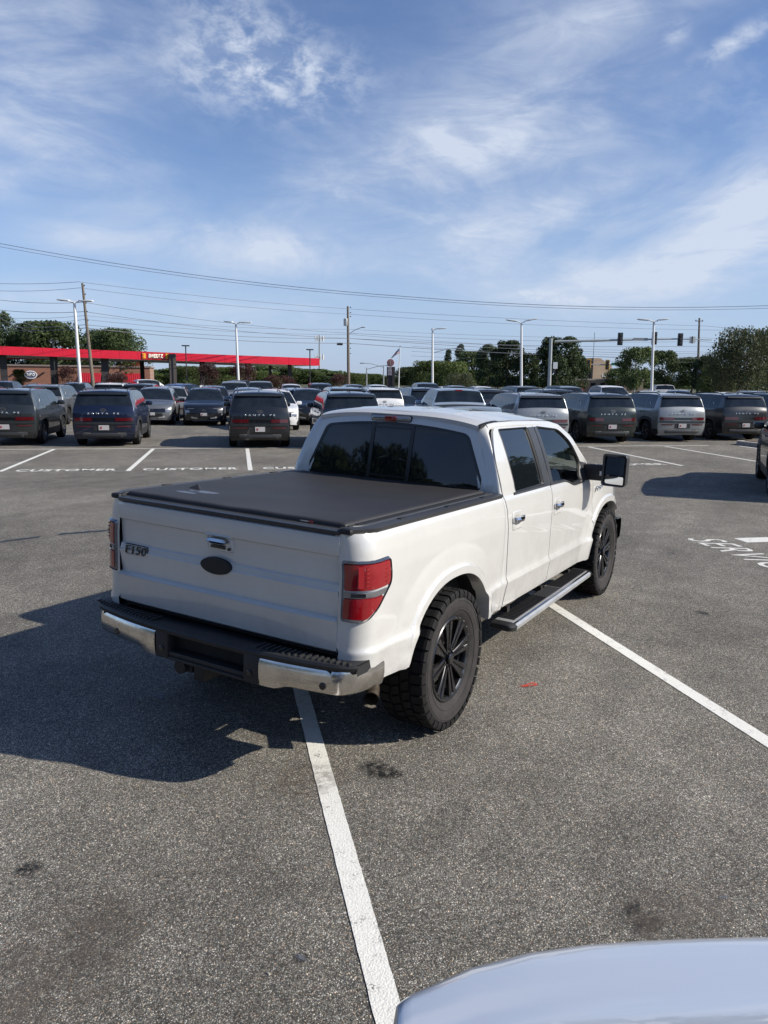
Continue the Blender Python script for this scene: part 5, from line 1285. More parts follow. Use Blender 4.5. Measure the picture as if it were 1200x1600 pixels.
# ------------------------------------------------------------ trees
def leafmat(name, a, b_, c_=None):
    mt = bpy.data.materials.new(name); mt.use_nodes = True; t = NT(mt.node_tree); b = t.n['Principled BSDF']; tc = t.node('ShaderNodeTexCoord'); oi = t.node('ShaderNodeObjectInfo')
    n = t.noise(.9, tc.outputs['Object'], 3, .6); n2 = t.noise(9, tc.outputs['Object'], 2, .6)
    col = t.mix(t.maprange(n, .35, .65), (*a, 1), (*b_, 1)); col = t.mix(t.maprange(n2, .52, .68, 0, .6), col, (*(c_ or b_), 1))
    hs = t.node('ShaderNodeHueSaturation'); t.l.new(col, hs.inputs['Color']); t.l.new(t.maprange(oi.outputs['Random'], 0, 1, .75, 1.25, False), hs.inputs['Value']); hs.inputs['Saturation'].default_value = .95
    t.l.new(hs.outputs[0], b.inputs['Base Color']); b.inputs['Roughness'].default_value = .6; b.inputs['Specular IOR Level'].default_value = .25
    tr = t.node('ShaderNodeBsdfTranslucent'); t.l.new(hs.outputs[0], tr.inputs[0]); mx = t.node('ShaderNodeMixShader'); mx.inputs[0].default_value = .30
    t.l.new(b.outputs[0], mx.inputs[1]); t.l.new(tr.outputs[0], mx.inputs[2]); t.l.new(mx.outputs[0], t.n['Material Output'].inputs[0]); return mt
LEAF = leafmat('oak_leaves', (.055, .088, .028), (.105, .145, .045), (.16, .18, .07))
LEAFD = leafmat('dark_leaves', (.036, .060, .025), (.070, .102, .038), (.11, .14, .055))
LEAFL = leafmat('light_leaves', (.065, .10, .024), (.115, .15, .04), (.17, .18, .065))
LEAFM = leafmat('maroon_leaves', (.050, .020, .020), (.085, .035, .030), (.10, .07, .045))
LEAFB = leafmat('flowering_leaves', (.040, .058, .024), (.072, .085, .034), (.24, .21, .15))
BARK = pmat('bark', (.09, .075, .06), .9, bump=.8, bscale=14, var=.3)
def crown_mesh(name, H, Rw, base, nclump, nleaf, size, seed, mat, shape='round', gap=.3):
    g = np.random.default_rng(seed); C = []
    for k in range(nclump):
        h = g.random()**.8; z = base+(H-base)*(.08+.90*h)
        if shape == 'round': env = math.sin(math.pi*min(.97, .16+.80*h))**.6
        elif shape == 'cone': env = (1-h)**.7*.95+.12
        elif shape == 'vase': env = .45+.75*h if h < .7 else .97*(1-(h-.7)/.3*.55)
        else: env = .85+.15*math.sin(5*h)
        a = g.random()*2*math.pi; r = Rw*env*(.35+.65*g.random()**.5); cr = Rw*(.27+.20*g.random())*(1.0 if h < .85 else .75)
        C.append((r*math.cos(a), r*math.sin(a), min(z, H-cr*.7), cr))
    C = np.array(C); per = nleaf//nclump; V = []
    idx = np.repeat(np.arange(nclump), per); n = len(idx)
    d = g.normal(size=(n, 3)); d /= np.linalg.norm(d, axis=1)[:, None]; rad = (.45+.60*g.random(n)**.5)
    c = C[idx, :3]+d*(C[idx, 3]*rad)[:, None]*np.array([1, 1, .78])
    nrm = d+g.normal(size=(n, 3))*.75; nrm /= np.linalg.norm(nrm, axis=1)[:, None]
    t1 = np.cross(nrm, g.normal(size=(n, 3))); t1 /= np.linalg.norm(t1, axis=1)[:, None]; t2 = np.cross(nrm, t1)
    s = size*(.55+.9*g.random(n))[:, None]
    q = np.stack([c-t1*s*.5, c+t2*s*.32, c+t1*s*.5+nrm*s*.1, c-t2*s*.32], 1).reshape(-1, 3)
    me = bpy.data.meshes.new(name); me.vertices.add(len(q)); me.vertices.foreach_set('co', q.ravel().astype(np.float32))
    me.loops.add(4*n); me.loops.foreach_set('vertex_index', np.arange(4*n, dtype=np.int32)); me.polygons.add(n)
    me.polygons.foreach_set('loop_start', np.arange(0, 4*n, 4, dtype=np.int32)); me.polygons.foreach_set('loop_total', np.full(n, 4, dtype=np.int32)); me.update(); me.validate()
    me.materials.append(mat); return me, C
def trunk_mesh(H, base, r, C, seed, multi=1):
    mb = MB(); g = random.Random(seed)
    for m_ in range(multi):
        a = 2*math.pi*m_/max(1, multi); off = .0 if multi == 1 else .25
        top = (off*4*math.cos(a)+g.uniform(-.3, .3), off*4*math.sin(a)+g.uniform(-.3, .3), base+(H-base)*.55)
        b0 = (off*math.cos(a), off*math.sin(a), 0); mid = tuple((b0[i]+top[i])/2+g.uniform(-.12, .12)*(i < 2) for i in range(3))
        mb.tube([b0, (b0[0], b0[1], .3), mid, top], [r*1.25, r, r*.8, r*.4], 8)
        for k in range(7 if multi == 1 else 3):
            c = C[g.randrange(len(C))]; t = g.uniform(.35, .9); s = [mid[i]+(top[i]-mid[i])*t for i in range(3)]; q = [s[i]*.4+c[i]*.6 for i in range(3)]; q[2] += .2
            mb.tube([s, q, (c[0], c[1], c[2])], [r*.4, r*.22, r*.08], 5)
    return mb
TREE = {}
def tree_kind(kind):
    if kind in TREE: return TREE[kind]
    K = {'oak': (10, 4.3, 2.0, 52, 12500, .36, LEAF, 'round', .24, 1), 'oak2': (10, 4.0, 1.6, 46, 11500, .36, LEAFD, 'round', .24, 1), 'bushy': (7, 4.4, .4, 46, 11500, .30, LEAFL, 'full', .18, 1),
         'dark': (10, 3.6, 1.0, 54, 13500, .36, LEAFD, 'full', .24, 1), 'maroon': (4, 1.9, .9, 24, 3600, .17, LEAFM, 'vase', .06, 4), 'crape': (7, 4.2, 1.8, 44, 9000, .24, LEAFB, 'vase', .10, 4),
         'street': (6, 2.5, 1.7, 36, 7500, .22, LEAF, 'vase', .10, 1), 'pine': (13, 2.6, 2.5, 40, 6000, .32, LEAFD, 'cone', .2, 1), 'shrub': (1.6, .9, .02, 12, 2200, .12, LEAFL, 'full', .03, 3), 'flower': (6, 3.6, .6, 34, 7000, .26, LEAFB, 'full', .10, 3)}[kind]
    H, Rw, base, nc, nl, sz, mt, shp, tr, multi = K
    me, C = crown_mesh('crown', H, Rw, base, nc, nl, sz, abs(hash(kind)) % 1 + sum(map(ord, kind)), mt, shp)
    mb = trunk_mesh(H, base, tr, C, 3, multi); o = mb.build('trunk', BARK, None); tm_ = o.data; bpy.data.objects.remove(o)
    TREE[kind] = (H, Rw, me, tm_); return TREE[kind]
def tree(kind, u, vtop, D, wpx, label, rz=None, nm=None, group='trees beyond the car lot', z0=0):
    H, Rw, me, tm_ = tree_kind(kind); x, y = far(u, D); h = ztop(u, vtop, D)-z0; w = wpx/2*D/F; h *= 1+.10*math.sin(u*1.3)*(D > 120)
    r = empty(nm or ('shrub' if kind == 'shrub' else 'broadleaf_tree'), (x, y, z0), rz if rz is not None else u*1.7, label, 'shrub' if kind == 'shrub' else 'tree', group)
    r.scale = (w/Rw/1.12, w/Rw/1.12, h/H); link(me, 'crown', None, r); link(tm_, 'trunk', None, r); return r
TL = [
 ('oak2', 2, 493, 135, 50, 'dark tree at the left edge of the photo behind the red canopy'), ('oak', 80, 500, 135, 105, 'broad tree behind the first lamp post, left of the leaning pole'), ('oak2', 45, 512, 142, 60, 'tree adjoining the broad one behind the canopy, on its left'), ('oak', 183, 507, 130, 84, 'rounded tree behind the canopy, right of the leaning pole'),
 ('oak2', 150, 518, 140, 50, 'smaller tree in the gap between the two large ones at left'), ('street', 27, 577, 95, 24, 'small tree in front of the brick shop, left of the oval sign'), ('maroon', 102, 572, 92, 34, 'maroon leaved shrubby tree at the foot of the first lamp post'), ('maroon', 180, 583, 90, 44, 'low maroon shrubby tree in front of the shop awnings'),
 ('shrub', 292, 588, 62, 26, 'round clipped shrub on the grass right of the blue crossover'), ('bushy', 290, 572, 150, 60, 'green tree under the canopy right of the brown sign pillar'), ('maroon', 322, 568, 95, 42, 'maroon crape myrtle left of the second lamp post'), ('maroon', 378, 568, 98, 44, 'maroon crape myrtle right of the second lamp post'), ('maroon', 432, 586, 90, 52, 'wide maroon bush before the right pillars of the canopy'),
 ('bushy', 250, 582, 150, 50, 'green tree mass seen under the canopy centre'), ('bushy', 350, 575, 150, 60, 'green tree between the two maroon crape myrtles'), ('bushy', 410, 577, 145, 56, 'light green tree beneath the canopy near its right end'), ('oak', 450, 576, 150, 52, 'green tree behind the paired canopy pillars'), ('oak', 480, 580, 150, 44, 'green tree right of the canopy end'), ('oak2', 505, 587, 150, 36, 'low dark tree at the foot of the mobile phone mast'),
 ('maroon', 527, 584, 100, 32, 'dark maroon tree left of the tall wooden pole'), ('bushy', 552, 585, 190, 44, 'distant tree directly behind the tall wooden pole'), ('oak', 580, 584, 195, 44, 'distant tree behind the street lamps left of the pylon sign'), ('bushy', 603, 586, 190, 36, 'distant tree behind the pylon sign'), ('oak', 520, 588, 200, 36, 'distant low tree between the phone mast and the wooden pole'),
 ('oak', 640, 575, 140, 52, 'green tree just right of the flagpole'), ('bushy', 664, 567, 135, 60, 'green tree left of the third lamp post'), ('bushy', 700, 560, 128, 70, 'light green bushy tree right of the third lamp post'), ('oak', 735, 552, 140, 60, 'tall green tree midway between third and fourth lamp posts'), ('pine', 716, 543, 190, 26, 'conifer top rising over the green trees'), ('pine', 698, 549, 190, 20, 'second conifer top left of the taller one'),
 ('oak2', 760, 545, 135, 44, 'dark tree left of the big one by the fourth lamp post'), ('flower', 716, 583, 95, 50, 'bush with pale blossom in front of the light green tree'), ('dark', 790, 533, 118, 58, 'big dark tree behind the fourth lamp post'), ('dark', 826, 548, 122, 34, 'dark tree in the dip right of the fourth lamp post'), ('dark', 868, 527, 115, 66, 'big dark tree behind the traffic signal pole'), ('dark', 895, 545, 118, 42, 'dark tree edge left of the tan building'),
 ('oak', 965, 572, 150, 44, 'green tree right of the tan building behind the street name sign'), ('street', 992, 543, 74, 62, 'leafy street tree left of the fifth lamp post'), ('street', 1034, 548, 78, 52, 'leafy street tree right of the fifth lamp post'), ('oak', 1080, 560, 130, 70, 'green tree left of the right-hand wooden pole'), ('oak2', 1100, 556, 120, 50, 'dark tree behind the right-hand wooden pole'), ('bushy', 1118, 570, 100, 60, 'green shrubby tree right of the wooden pole'),
 ('crape', 1158, 513, 76, 112, 'large spreading crape myrtle at the right with airy top'), ('crape', 1205, 520, 84, 90, 'crape myrtle cut off by the right edge'), ('crape', 1128, 548, 80, 60, 'lower crape myrtle left of the large one'), ('oak2', 1250, 525, 100, 90, 'dark tree beyond the right edge'), ('oak', -60, 505, 130, 90, 'dark tree beyond the left edge')]
for (k, u, v, D, w, lab) in TL: tree(k, u, v, D, w, lab)
# far wood closing the view
def wood():
    g = np.random.default_rng(11); Q = []
    me0 = [tree_kind(k)[2] for k in ('oak', 'bushy')]
    V = []; 
    for i in range(150):
        a = -1.25+2.5*i/149; D = 230+40*g.random(); h = 2.6+4.2*g.random()**1.6; me = me0[i % 2]; n = len(me.vertices)
        co_ = np.empty(n*3, np.float32); me.vertices.foreach_get('co', co_); co_ = co_.reshape(-1, 4, 3)[::9].copy(); H = 10 if i % 2 == 0 else 7
        ctr = co_.mean(1, keepdims=True); co_ = ctr+(co_-ctr)*2.6
        co_ = co_*np.array([1.6, 1.6, h/H]); x, y = CAM[0]+D*math.cos(YAW+a), CAM[1]+D*math.sin(YAW+a); V.append((co_+np.array([x, y, -1.])).reshape(-1, 3))
    q = np.concatenate(V); n = len(q)//4
    me = bpy.data.meshes.new('distant_wood'); me.vertices.add(len(q)); me.vertices.foreach_set('co', q.ravel().astype(np.float32)); me.loops.add(4*n); me.loops.foreach_set('vertex_index', np.arange(4*n, dtype=np.int32)); me.polygons.add(n)
    me.polygons.foreach_set('loop_start', np.arange(0, 4*n, 4, dtype=np.int32)); me.polygons.foreach_set('loop_total', np.full(n, 4, dtype=np.int32)); me.update(); me.materials.append(LEAF)
    tag(link(me, 'distant_wood'), 'continuous green wood closing the horizon behind everything', 'wood', None, 'stuff')
wood()
# behind the photographer: dealership front and trees, seen in the pickup's glass
BT_ = ((-26, -24, 9.5), (-18, -30, 8), (-9, -29, 10), (2, -34, 9), (11, -32, 11), (-24, -8, 8.5), (-30, -13, 10), (-36, -20, 11), (-30, -3, 8), (-41, -9, 11), (-46, -2, 9.5),
       (30, 22, 6.5), (34, 30, 8), (39, 38, 7), (33, 14, 6), (44, 50, 8.5), (50, 62, 9))
BL_ = ('straight behind on the left', 'low and wide, straight behind', 'tall, beside the showroom', 'behind the showroom middle', 'tallest behind the showroom', 'nearest on the left flank', 'second on the left flank', 'tall one on the left flank',
       'small, beyond the bed cover side', 'broad, far out on the left', 'farthest out on the left', 'nearest beyond the right edge', 'second beyond the right edge', 'third beyond the right edge', 'smallest beyond the right edge', 'fifth beyond the right edge', 'farthest beyond the right edge')
for i, (r, D, s) in enumerate(BT_):
    H, Rw, me, tm_ = tree_kind(('oak', 'dark', 'oak2')[i % 3]); x, y = wpt(D, r); o = empty('broadleaf_tree', (x, y, 0), i, 'tree outside the frame reflected in the pickup glass, '+BL_[i], 'tree', 'trees outside the frame seen as reflections'); o.scale = (1.0, 1.0, s/H); link(me, 'crown', None, o); link(tm_, 'trunk', None, o)

# ------------------------------------------------------------ lamps, poles, wires
pole_white = pmat('lamp_post_white', (.74, .74, .72), .4); wood_m = pmat('pole_wood', (.17, .14, .11), .9, bump=.6, bscale=20, var=.25); galv = pmat('galvanised_steel', (.38, .40, .40), .5, .4, var=.1); dark_metal = pmat('dark_metal', (.03, .03, .03), .5); wire_m = pmat('wire', (.16, .17, .20), .6)
lamp_under = pmat('lamp_glass', (.12, .12, .12), .3)
def lamp_post(u, vt, D, ub, heads, label):
    x, y = far(ub, D); H = ztop(u, vt, D)+.0; r = empty('lamp_post', (x, y, 0), YAW-math.pi/2, label, 'lamp post', 'white lamp posts in the car lot')
    mb = MB(); mb.lathe([(.26, 0), (.26, .75), (0, .75)], 16, 'Z', cap=False); mb.build('base', concmat('lamp_base_concrete'), r)
    dx = dx_top(x, y, H, u, D)
    mb = MB(); mb.tube([(0, 0, .7), (dx*.5, 0, H*.5), (dx, 0, H-.12)], [.13, .115, .095], 12); mb.build('pole', pole_white, r)
    for (ang, L, tilt) in heads:
        mb = MB(); c, s = math.cos(ang), math.sin(ang); mb.tube([(dx, 0, H-.15), (dx+.35*c, .35*s, H-.08+tilt*.3)], .05, 8); 
        M = Matrix.Rotation(ang, 4, 'Z') @ Matrix.Rotation(-tilt, 4, 'Y'); mb.box((dx+(.35+L/2)*c, (.35+L/2)*s, H-.02+tilt*(.3+L/2)), (L, .42, .09), M=M, bev=.03); h = mb.build('lamp_head', pole_white, r)
        mb = MB(); mb.box((dx+(.35+L/2)*c, (.35+L/2)*s, H-.075+tilt*(.3+L/2)), (L*.7, .34, .02), M=M); mb.build('lamp_glass', lamp_under, h)
lamp_post(116, 471, 58, 122.5, ((math.pi, .85, .05), (0, 1.0, .0)), 'white lamp post nearest the left edge with two heads')
lamp_post(368.5, 504, 79, 370.5, ((math.pi*.9, .9, .08), (0, 1.2, .0)), 'white lamp post with two heads in front of the canopy, second from left')
lamp_post(676, 514, 84, 674, ((math.pi*.45, .9, .0), (0, 1.1, .05)), 'white lamp post behind the middle of the pickup roof')
lamp_post(815, 503, 74, 813.5, ((math.pi, 1.1, .10), (0, 1.1, .22)), 'white lamp post with wing-shaped double head, fourth from left')
lamp_post(1022, 501, 70, 1017.5, ((math.pi, 1.1, .05), (0, .9, .10)), 'white lamp post by the street trees, rightmost of the five')
def up(p, q): return p
def upole(ut, vt, D, ub, label, r0=.16):
    x, y = far(ub, D); H = ztop(ut, vt, D); dx = dx_top(x, y, H, ut, D); r = empty('utility_pole', (x, y, 0), YAW-math.pi/2, label, 'utility pole', 'wooden utility poles')
    mb = MB(); mb.tube([(0, 0, 0), (dx*.5, 0, H*.5), (dx, 0, H)], [r0*1.25, r0, r0*.75], 10); mb.build('pole', wood_m, r); return r, dx, H
R1, dx, H = upole(129, 445, 86, 143, 'leaning grey wooden utility pole next to the first lamp post')
for k in range(5):
    mb = MB(); z = H-.3-k*.9; mb.lathe([(.03, 0), (.07, .04), (.07, .10), (.03, .14)], 8, 'Z', (dx*(z/H)+.18, 0, z)); mb.box((dx*(z/H)+.08, 0, z+.03), (.25, .05, .04)); mb.build('insulator', dark_metal, R1)
R2, dx, H = upole(543.5, 480, 108, 542.5, 'tall wooden utility pole with transformer and street lamp arm in the middle', .19)
mb = MB(); mb.lathe([(0, -.5), (.28, -.48), (.30, -.4), (.30, .4), (.28, .48), (0, .5)], 14, 'Z', (-.42, 0, H-2.1)); mb.build('transformer', galv, R2)
mb = MB(); mb.tube([(0, 0, H-3.7), (.8, 0, H-3.1), (1.75, 0, H-2.75)], .045, 8); a_ = mb.build('lamp_arm', galv, R2)
mb = MB(); mb.box((1.95, 0, H-2.75), (.55, .25, .14), bev=.05); mb.build('lamp_head', galv, a_)
for k, z in enumerate((H-.2, H-.9, H-1.4, H-5.0, H-5.6, H-6.3)):
    mb = MB(); mb.lathe([(.03, 0), (.07, .04), (.07, .10), (.03, .14)], 8, 'Z', (.24, 0, z)); mb.box((.12, 0, z+.03), (.2, .05, .04)); mb.build('insulator', dark_metal, R2)
R3, dx, H = upole(1093, 498, 120, 1089, 'wooden utility pole near the right end of the traffic signal arm', .17)
mb = MB(); mb.box((dx, 0, H-.45), (1.2, .1, .1)); mb.build('cross_arm', wood_m, R3)
for k in (-1, 1):
    mb = MB(); mb.lathe([(.03, 0), (.07, .04), (.07, .10), (.03, .14)], 8, 'Z', (dx+k*.5, 0, H-.4)); mb.build('insulator', dark_metal, R3)
mb = MB(); mb.box((0, -.15, 1.2+2.6), (.5, .3, .8)); mb.build('equipment_box', galv, R3)
def P3(u, v, D):
    x, y = far(u, D); return Vector((x, y, ztop(u, v, D)))
def wire(pts, label, r=.022, sag=0.):
    mb = MB(); out = []
    for (a, b) in zip(pts[:-1], pts[1:]):
        A, B = P3(*a), P3(*b)
        for k in range(13): t = k/12; p = A.lerp(B, t); p.z -= sag*4*t*(1-t); out.append(p) if not (out and k == 0) else None
    mb.tube(out, r*.78, 5, cap=False); tag(mb.build('overhead_wire', wire_m, None), label, 'overhead wire', 'overhead wires')
WL = 'overhead wire '
wire([(-60, 372, 60), (640, 466, 60), (1300, 474, 60)], WL+'crossing the whole sky, highest of all', .026, .0 if False else .55)
wire([(-60, 377, 60), (640, 469.5, 60), (1300, 478, 60)], WL+'just below the highest one', .020, .55)
wire([(-60, 442, 90), (129, 443, 86), (543, 484, 108), (1093, 510, 120), (1300, 520, 120)], WL+'strung between the tops of the wooden poles', .028, .25)
wire([(-60, 452, 90), (130, 452, 86), (543, 492, 108), (1093, 516, 120), (1300, 508, 120)], WL+'second from the pole tops', .026, .35)
for i, (a, b, c, d, r) in enumerate(((468, 474, 521, 534, .030), (484, 488, 529, 541, .034), (507, 500, 523, 550, .026), (511, 508, 529, 553, .036), (516, 513, 536.5, 560, .044), (498, 494, 515, 528, .022))):
    wire([(-60, a-8, 90), (135, b, 86), (543, c, 108), (1092, d, 120), (1300, d+4, 120)], WL+('third', 'fourth', 'fifth', 'sixth', 'lowest and thickest', 'thin one of the middle')[i]+' of the lower bundle between the wooden poles', r, .45)
wire([(-40, 470, 60), (60, 512, 95)], WL+'slanting down at the left edge to the canopy', .022, .1)
wire([(-40, 475, 60), (52, 520, 95)], WL+'slanting below its neighbour at the left edge', .022, .1)
for i, (v1, v2) in enumerate(((541, 556), (549, 560), (556, 566))): wire([(640, v1, 125), (862, v2-6, 120), (1089, v2, 122), (1300, v2+2, 122)], WL+('upper', 'middle', 'lower')[i]+' one of the three passing behind the traffic signal arm', .024, .2)
mb = MB(); mb.tube([P3(524, 537.5, 107), P3(533, 538, 107)], .16, 8); tag(mb.build('splice_case', dark_metal, None), 'black cable splice case hanging on the wires left of the tall wooden pole', 'cable box')
# gas station thin posts, phone mast, street lamps
def thin_post(u, vt, ub, D, label, r=.07, hd=True, mt=dark_metal):
    x, y = far(ub, D); H = ztop(u, vt, D); o = empty('area_light_pole', (x, y, 0), YAW-math.pi/2, label, 'light pole', 'thin dark light poles of the filling station')
    mb = MB(); mb.tube([(0, 0, 0), (0, 0, H)], r, 8); mb.build('pole', mt, o)
    if hd: mb = MB(); mb.box((0, 0, H+.05), (.9, .4, .14), bev=.03); mb.build('lamp_head', mt, o)
thin_post(80, 533, 83, 92, 'thin dark light pole in front of the canopy near the oval sign')
thin_post(288, 541, 289, 96, 'thin dark light pole right of the brown sign pillar'); thin_post(480.5, 547, 482, 100, 'thin dark light pole by the right end of the canopy')
x, y = far(497, 330); H = ztop(497, 524, 330); o = empty('phone_mast', (x, y, 0), YAW, 'distant mobile phone mast with two rings of antennas, right of the canopy', 'mast')
mb = MB(); mb.tube([(0, 0, 0), (0, 0, H)], [.45, .30], 10); mb.build('pole', galv, o)
for z in (H-1.5, H-9):
    mb = MB(); mb.lathe([(1.6, z), (1.7, z), (1.7, z+.15), (1.6, z+.15)], 12, 'Z')
    for k in range(3): mb.tube([(0, 0, z), (1.65*math.cos(k*2.1), 1.65*math.sin(k*2.1), z)], .08, 5)
    h = mb.build('antenna_ring', galv, o)
    for k in range(9): a = k*.698; mb = MB(); mb.box((1.8*math.cos(a), 1.8*math.sin(a), z+.1), (.3, .3, 2.3), rz=a); mb.build('antenna_panel', white_plastic, h)
def street_lamp(u, vt, D, side, label):
    x, y = far(u, D); H = ztop(u, vt, D); o = empty('street_lamp', (x, y, 0), YAW-math.pi/2, label, 'street lamp'); mb = MB(); mb.tube([(0, 0, 0), (0, 0, H)], [.14, .08], 8); mb.build('pole', galv, o)
    mb = MB(); mb.tube([(0, 0, H-.3), (side*2.0, 0, H+.25), (side*3.2, 0, H+.35)], .05, 6); h = mb.build('lamp_arm', galv, o); mb = MB(); mb.box((side*3.5, 0, H+.33), (.8, .3, .16), bev=.05); mb.build('lamp_head', galv, h)
street_lamp(570.5, 574, 125, 1, 'small grey street lamp with arm to the right, left of the pylon sign'); street_lamp(597, 571, 130, -1, 'small street lamp with arm to the left just beside the pylon sign')
street_lamp(673.5, 548, 110, 1, 'grey street lamp pole half hidden by the third lamp post')
# pylon sign and flag
x, y = far(608, 118); o = empty('pylon_sign', (x, y, 0), YAW-math.pi/2, 'dark pylon sign with a round red emblem on top, left of the flagpole', 'sign')
Hs = ztop(608, 573, 118); sc = 118/F
mb = MB(); mb.box((0, 0, Hs/2), (12*sc, .6, Hs)); mb.box((4.5*sc, -.1, Hs/2), (4*sc, .6, Hs)); mb.build('pillar', pmat('sign_brown', (.045, .035, .035), .6), o, ang=None)
mb = MB(); mb.box((-1.5*sc, -.36, Hs-7*sc), (7*sc, .06, 13*sc)); pn = mb.build('sign_panel', pmat('sign_face', (.16, .13, .16), .4), o, ang=None)
for k in range(6): mb = MB(); mb.box((-1.5*sc, -.41, Hs-(1.8+k*2)*sc), (5.5*sc, .03, .5*sc)); mb.build('panel_line', white_plastic, pn, ang=None)
mb = MB(); mb.lathe([(0, -.25), (5.6*sc, -.25), (5.6*sc, .25), (0, .25)], 20, 'Y', (-.5*sc, 0, Hs+6*sc)); em = mb.build('round_emblem', pmat('emblem_red', (.32, .035, .035), .4), o)
mb = MB(); mb.lathe([(3.2*sc, -.28), (4.2*sc, -.28), (4.2*sc, -.2)], 20, 'Y', (-.5*sc, 0, Hs+6*sc)); mb.box((-.5*sc, -.28, Hs+6*sc), (2.4*sc, .06, 5*sc)); mb.build('emblem_mark', pmat('emblem_grey', (.35, .28, .28), .5), em)
x, y = far(620.5, 122); Hf = ztop(622, 542, 122); sc = 122/F; o = empty('flagpole', (x, y, 0), YAW-math.pi/2, 'white flagpole right of the pylon sign', 'flagpole')
mb = MB(); mb.tube([(0, 0, 0), (.15, 0, Hf)], [.11, .05], 8); mb.build('pole', pole_white, o); mb = MB(); mb.lathe([(0, -.1), (.1, 0), (0, .1)], 8, 'Z', (.15, 0, Hf+.1)); mb.build('finial', steel, o)
red_c = pmat('flag_red', (.35, .04, .05), .7); wht_c = pmat('flag_white', (.62, .60, .60), .7); blu_c = pmat('flag_blue', (.03, .05, .15), .7)
def flagp(s, t):  # s along the fly 0..1, t down the hoist
    dx = -12*sc*s; return (.05+dx, -.15*math.sin(5*s), Hf-2.2*sc-14*sc*s**1.15-(8*(1-s*.45))*sc*t*(.45+.55*(1-s)))
fl = empty('flag', (x, y, 0), YAW-math.pi/2, 'drooping red and white striped flag with blue canton on the flagpole', 'flag')
for k in range(13):
    mb = MB(); mb.grid([[flagp(s, k/13), flagp(s, (k+1)/13)] for s in np.linspace(.4 if k < 7 else 0, 1, 10)]); mb.build('stripe', red_c if k % 2 == 0 else wht_c, fl)
mb = MB(); mb.grid([[flagp(s, 0), flagp(s, 7/13)] for s in np.linspace(0, .4, 6)]); mb.build('canton', blu_c, fl)
# ------------------------------------------------------------ filling station
red = pmat('canopy_red', (.62, .012, .035), .35, var=.08, vscale=.6); soff = pmat('canopy_soffit', (.80, .80, .80), .5); brown = pmat('pillar_brown', (.060, .050, .045), .6); darkp = pmat('pillar_dark', (.025, .022, .024), .6)
CA = np.array(far(-130, 86)); CB = np.array(far(496, 105)); zA = ztop(-130, 536, 86); zB = ztop(496, 560, 105)
cd = (CB-CA); Lc = np.linalg.norm(cd); cd /= Lc; cn = np.array([-cd[1], cd[0]]); cn = cn if cn @ FH > 0 else -cn
can = empty('filling_station_canopy', (CA[0], CA[1], 0), math.atan2(cd[1], cd[0]), 'long red filling station canopy on dark pillars at the left', 'canopy')
sy = 1 if (cn @ np.array([-cd[1], cd[0]])) > 0 else -1; DW = 20.; FHt = .95
def zc_(x): return zA+(zB-zA)*x/Lc
npan = 22
for k in range(npan):
    x0, x1 = Lc*k/npan+.012, Lc*(k+1)/npan-.012; mb = MB(); y0 = -sy*.06
    P = [(x0, y0, zc_(x0)-FHt), (x1, y0, zc_(x1)-FHt), (x1, y0, zc_(x1)), (x0, y0, zc_(x0))]; P += [(p[0], p[1]+sy*.10, p[2]) for p in P]
    mb.add(P, [(0, 1, 2, 3), (4, 7, 6, 5), (0, 4, 5, 1), (1, 5, 6, 2), (2, 6, 7, 3), (3, 7, 4, 0)]); mb.build('fascia_panel', red, can, ang=None)
mb = MB(); P = []
for x in (0, Lc):
    for (y, dz) in ((sy*.05, -FHt+.03), (sy*(DW-.05), -FHt+.03), (sy*(DW-.05), -.05), (sy*.05, -.05)): P.append((x, y, zc_(x)+dz))
mb.add(P, [(0, 1, 5, 4), (1, 2, 6, 5), (2, 3, 7, 6), (3, 0, 4, 7), (0, 3, 2, 1), (4, 5, 6, 7)]); mb.build('canopy_deck', soff, can, ang=None)
mb = MB(); 
mb.box((Lc+.02, sy*DW/2, zB-FHt/2), (.08, DW+.1, FHt)); mb.box((Lc/2, sy*(DW+.04), (zA+zB)/2-FHt/2), (Lc, .08, FHt*.8)); mb.build('fascia_return', red, can, ang=None)
def cpx(u):  # distance along the canopy for a bearing
    d = FH+RH*(u-600)/F*.985; A = np.array([[cd[0], -d[0]], [cd[1], -d[1]]]); s, t = np.linalg.solve(A, CAM[:2]-CA); return s
for (u, w, ro) in ((3, 10, 1), (83, 11, 1), (164, 11, 1), (242, 7, 2), (318, 8, 1), (390, 9, 1), (456, 6, 1), (463, 5, 2), (-80, 9, 1)):
    s = cpx(u)*(1.0 if ro == 1 else 1.0); yy = sy*(1.6 if ro == 1 else 13.0); wd = w*90/F; s += (yy*0); mb = MB(); z = zc_(s)-FHt+.05; mb.box((s, yy, z/2), (wd, wd*.9, z)); pi_ = mb.build('pillar', darkp, can, ang=None)
    mb = MB(); mb.box((s, yy, .5), (wd+.25, wd+.2, 1.0)); mb.build('pump_island', soff, pi_, ang=None)
s = cpx(266.5); mb = MB(); mb.box((s, -sy*.55, (zc_(s)-.15)/2), (.82, .6, zc_(s)-.15)); sp_ = mb.build('sign_pillar', brown, None, ang=None)
sp_.location = can.location; sp_.rotation_euler = can.rotation_euler; tag(sp_, 'brown pillar standing in front of the canopy beside its name sign', 'pillar')
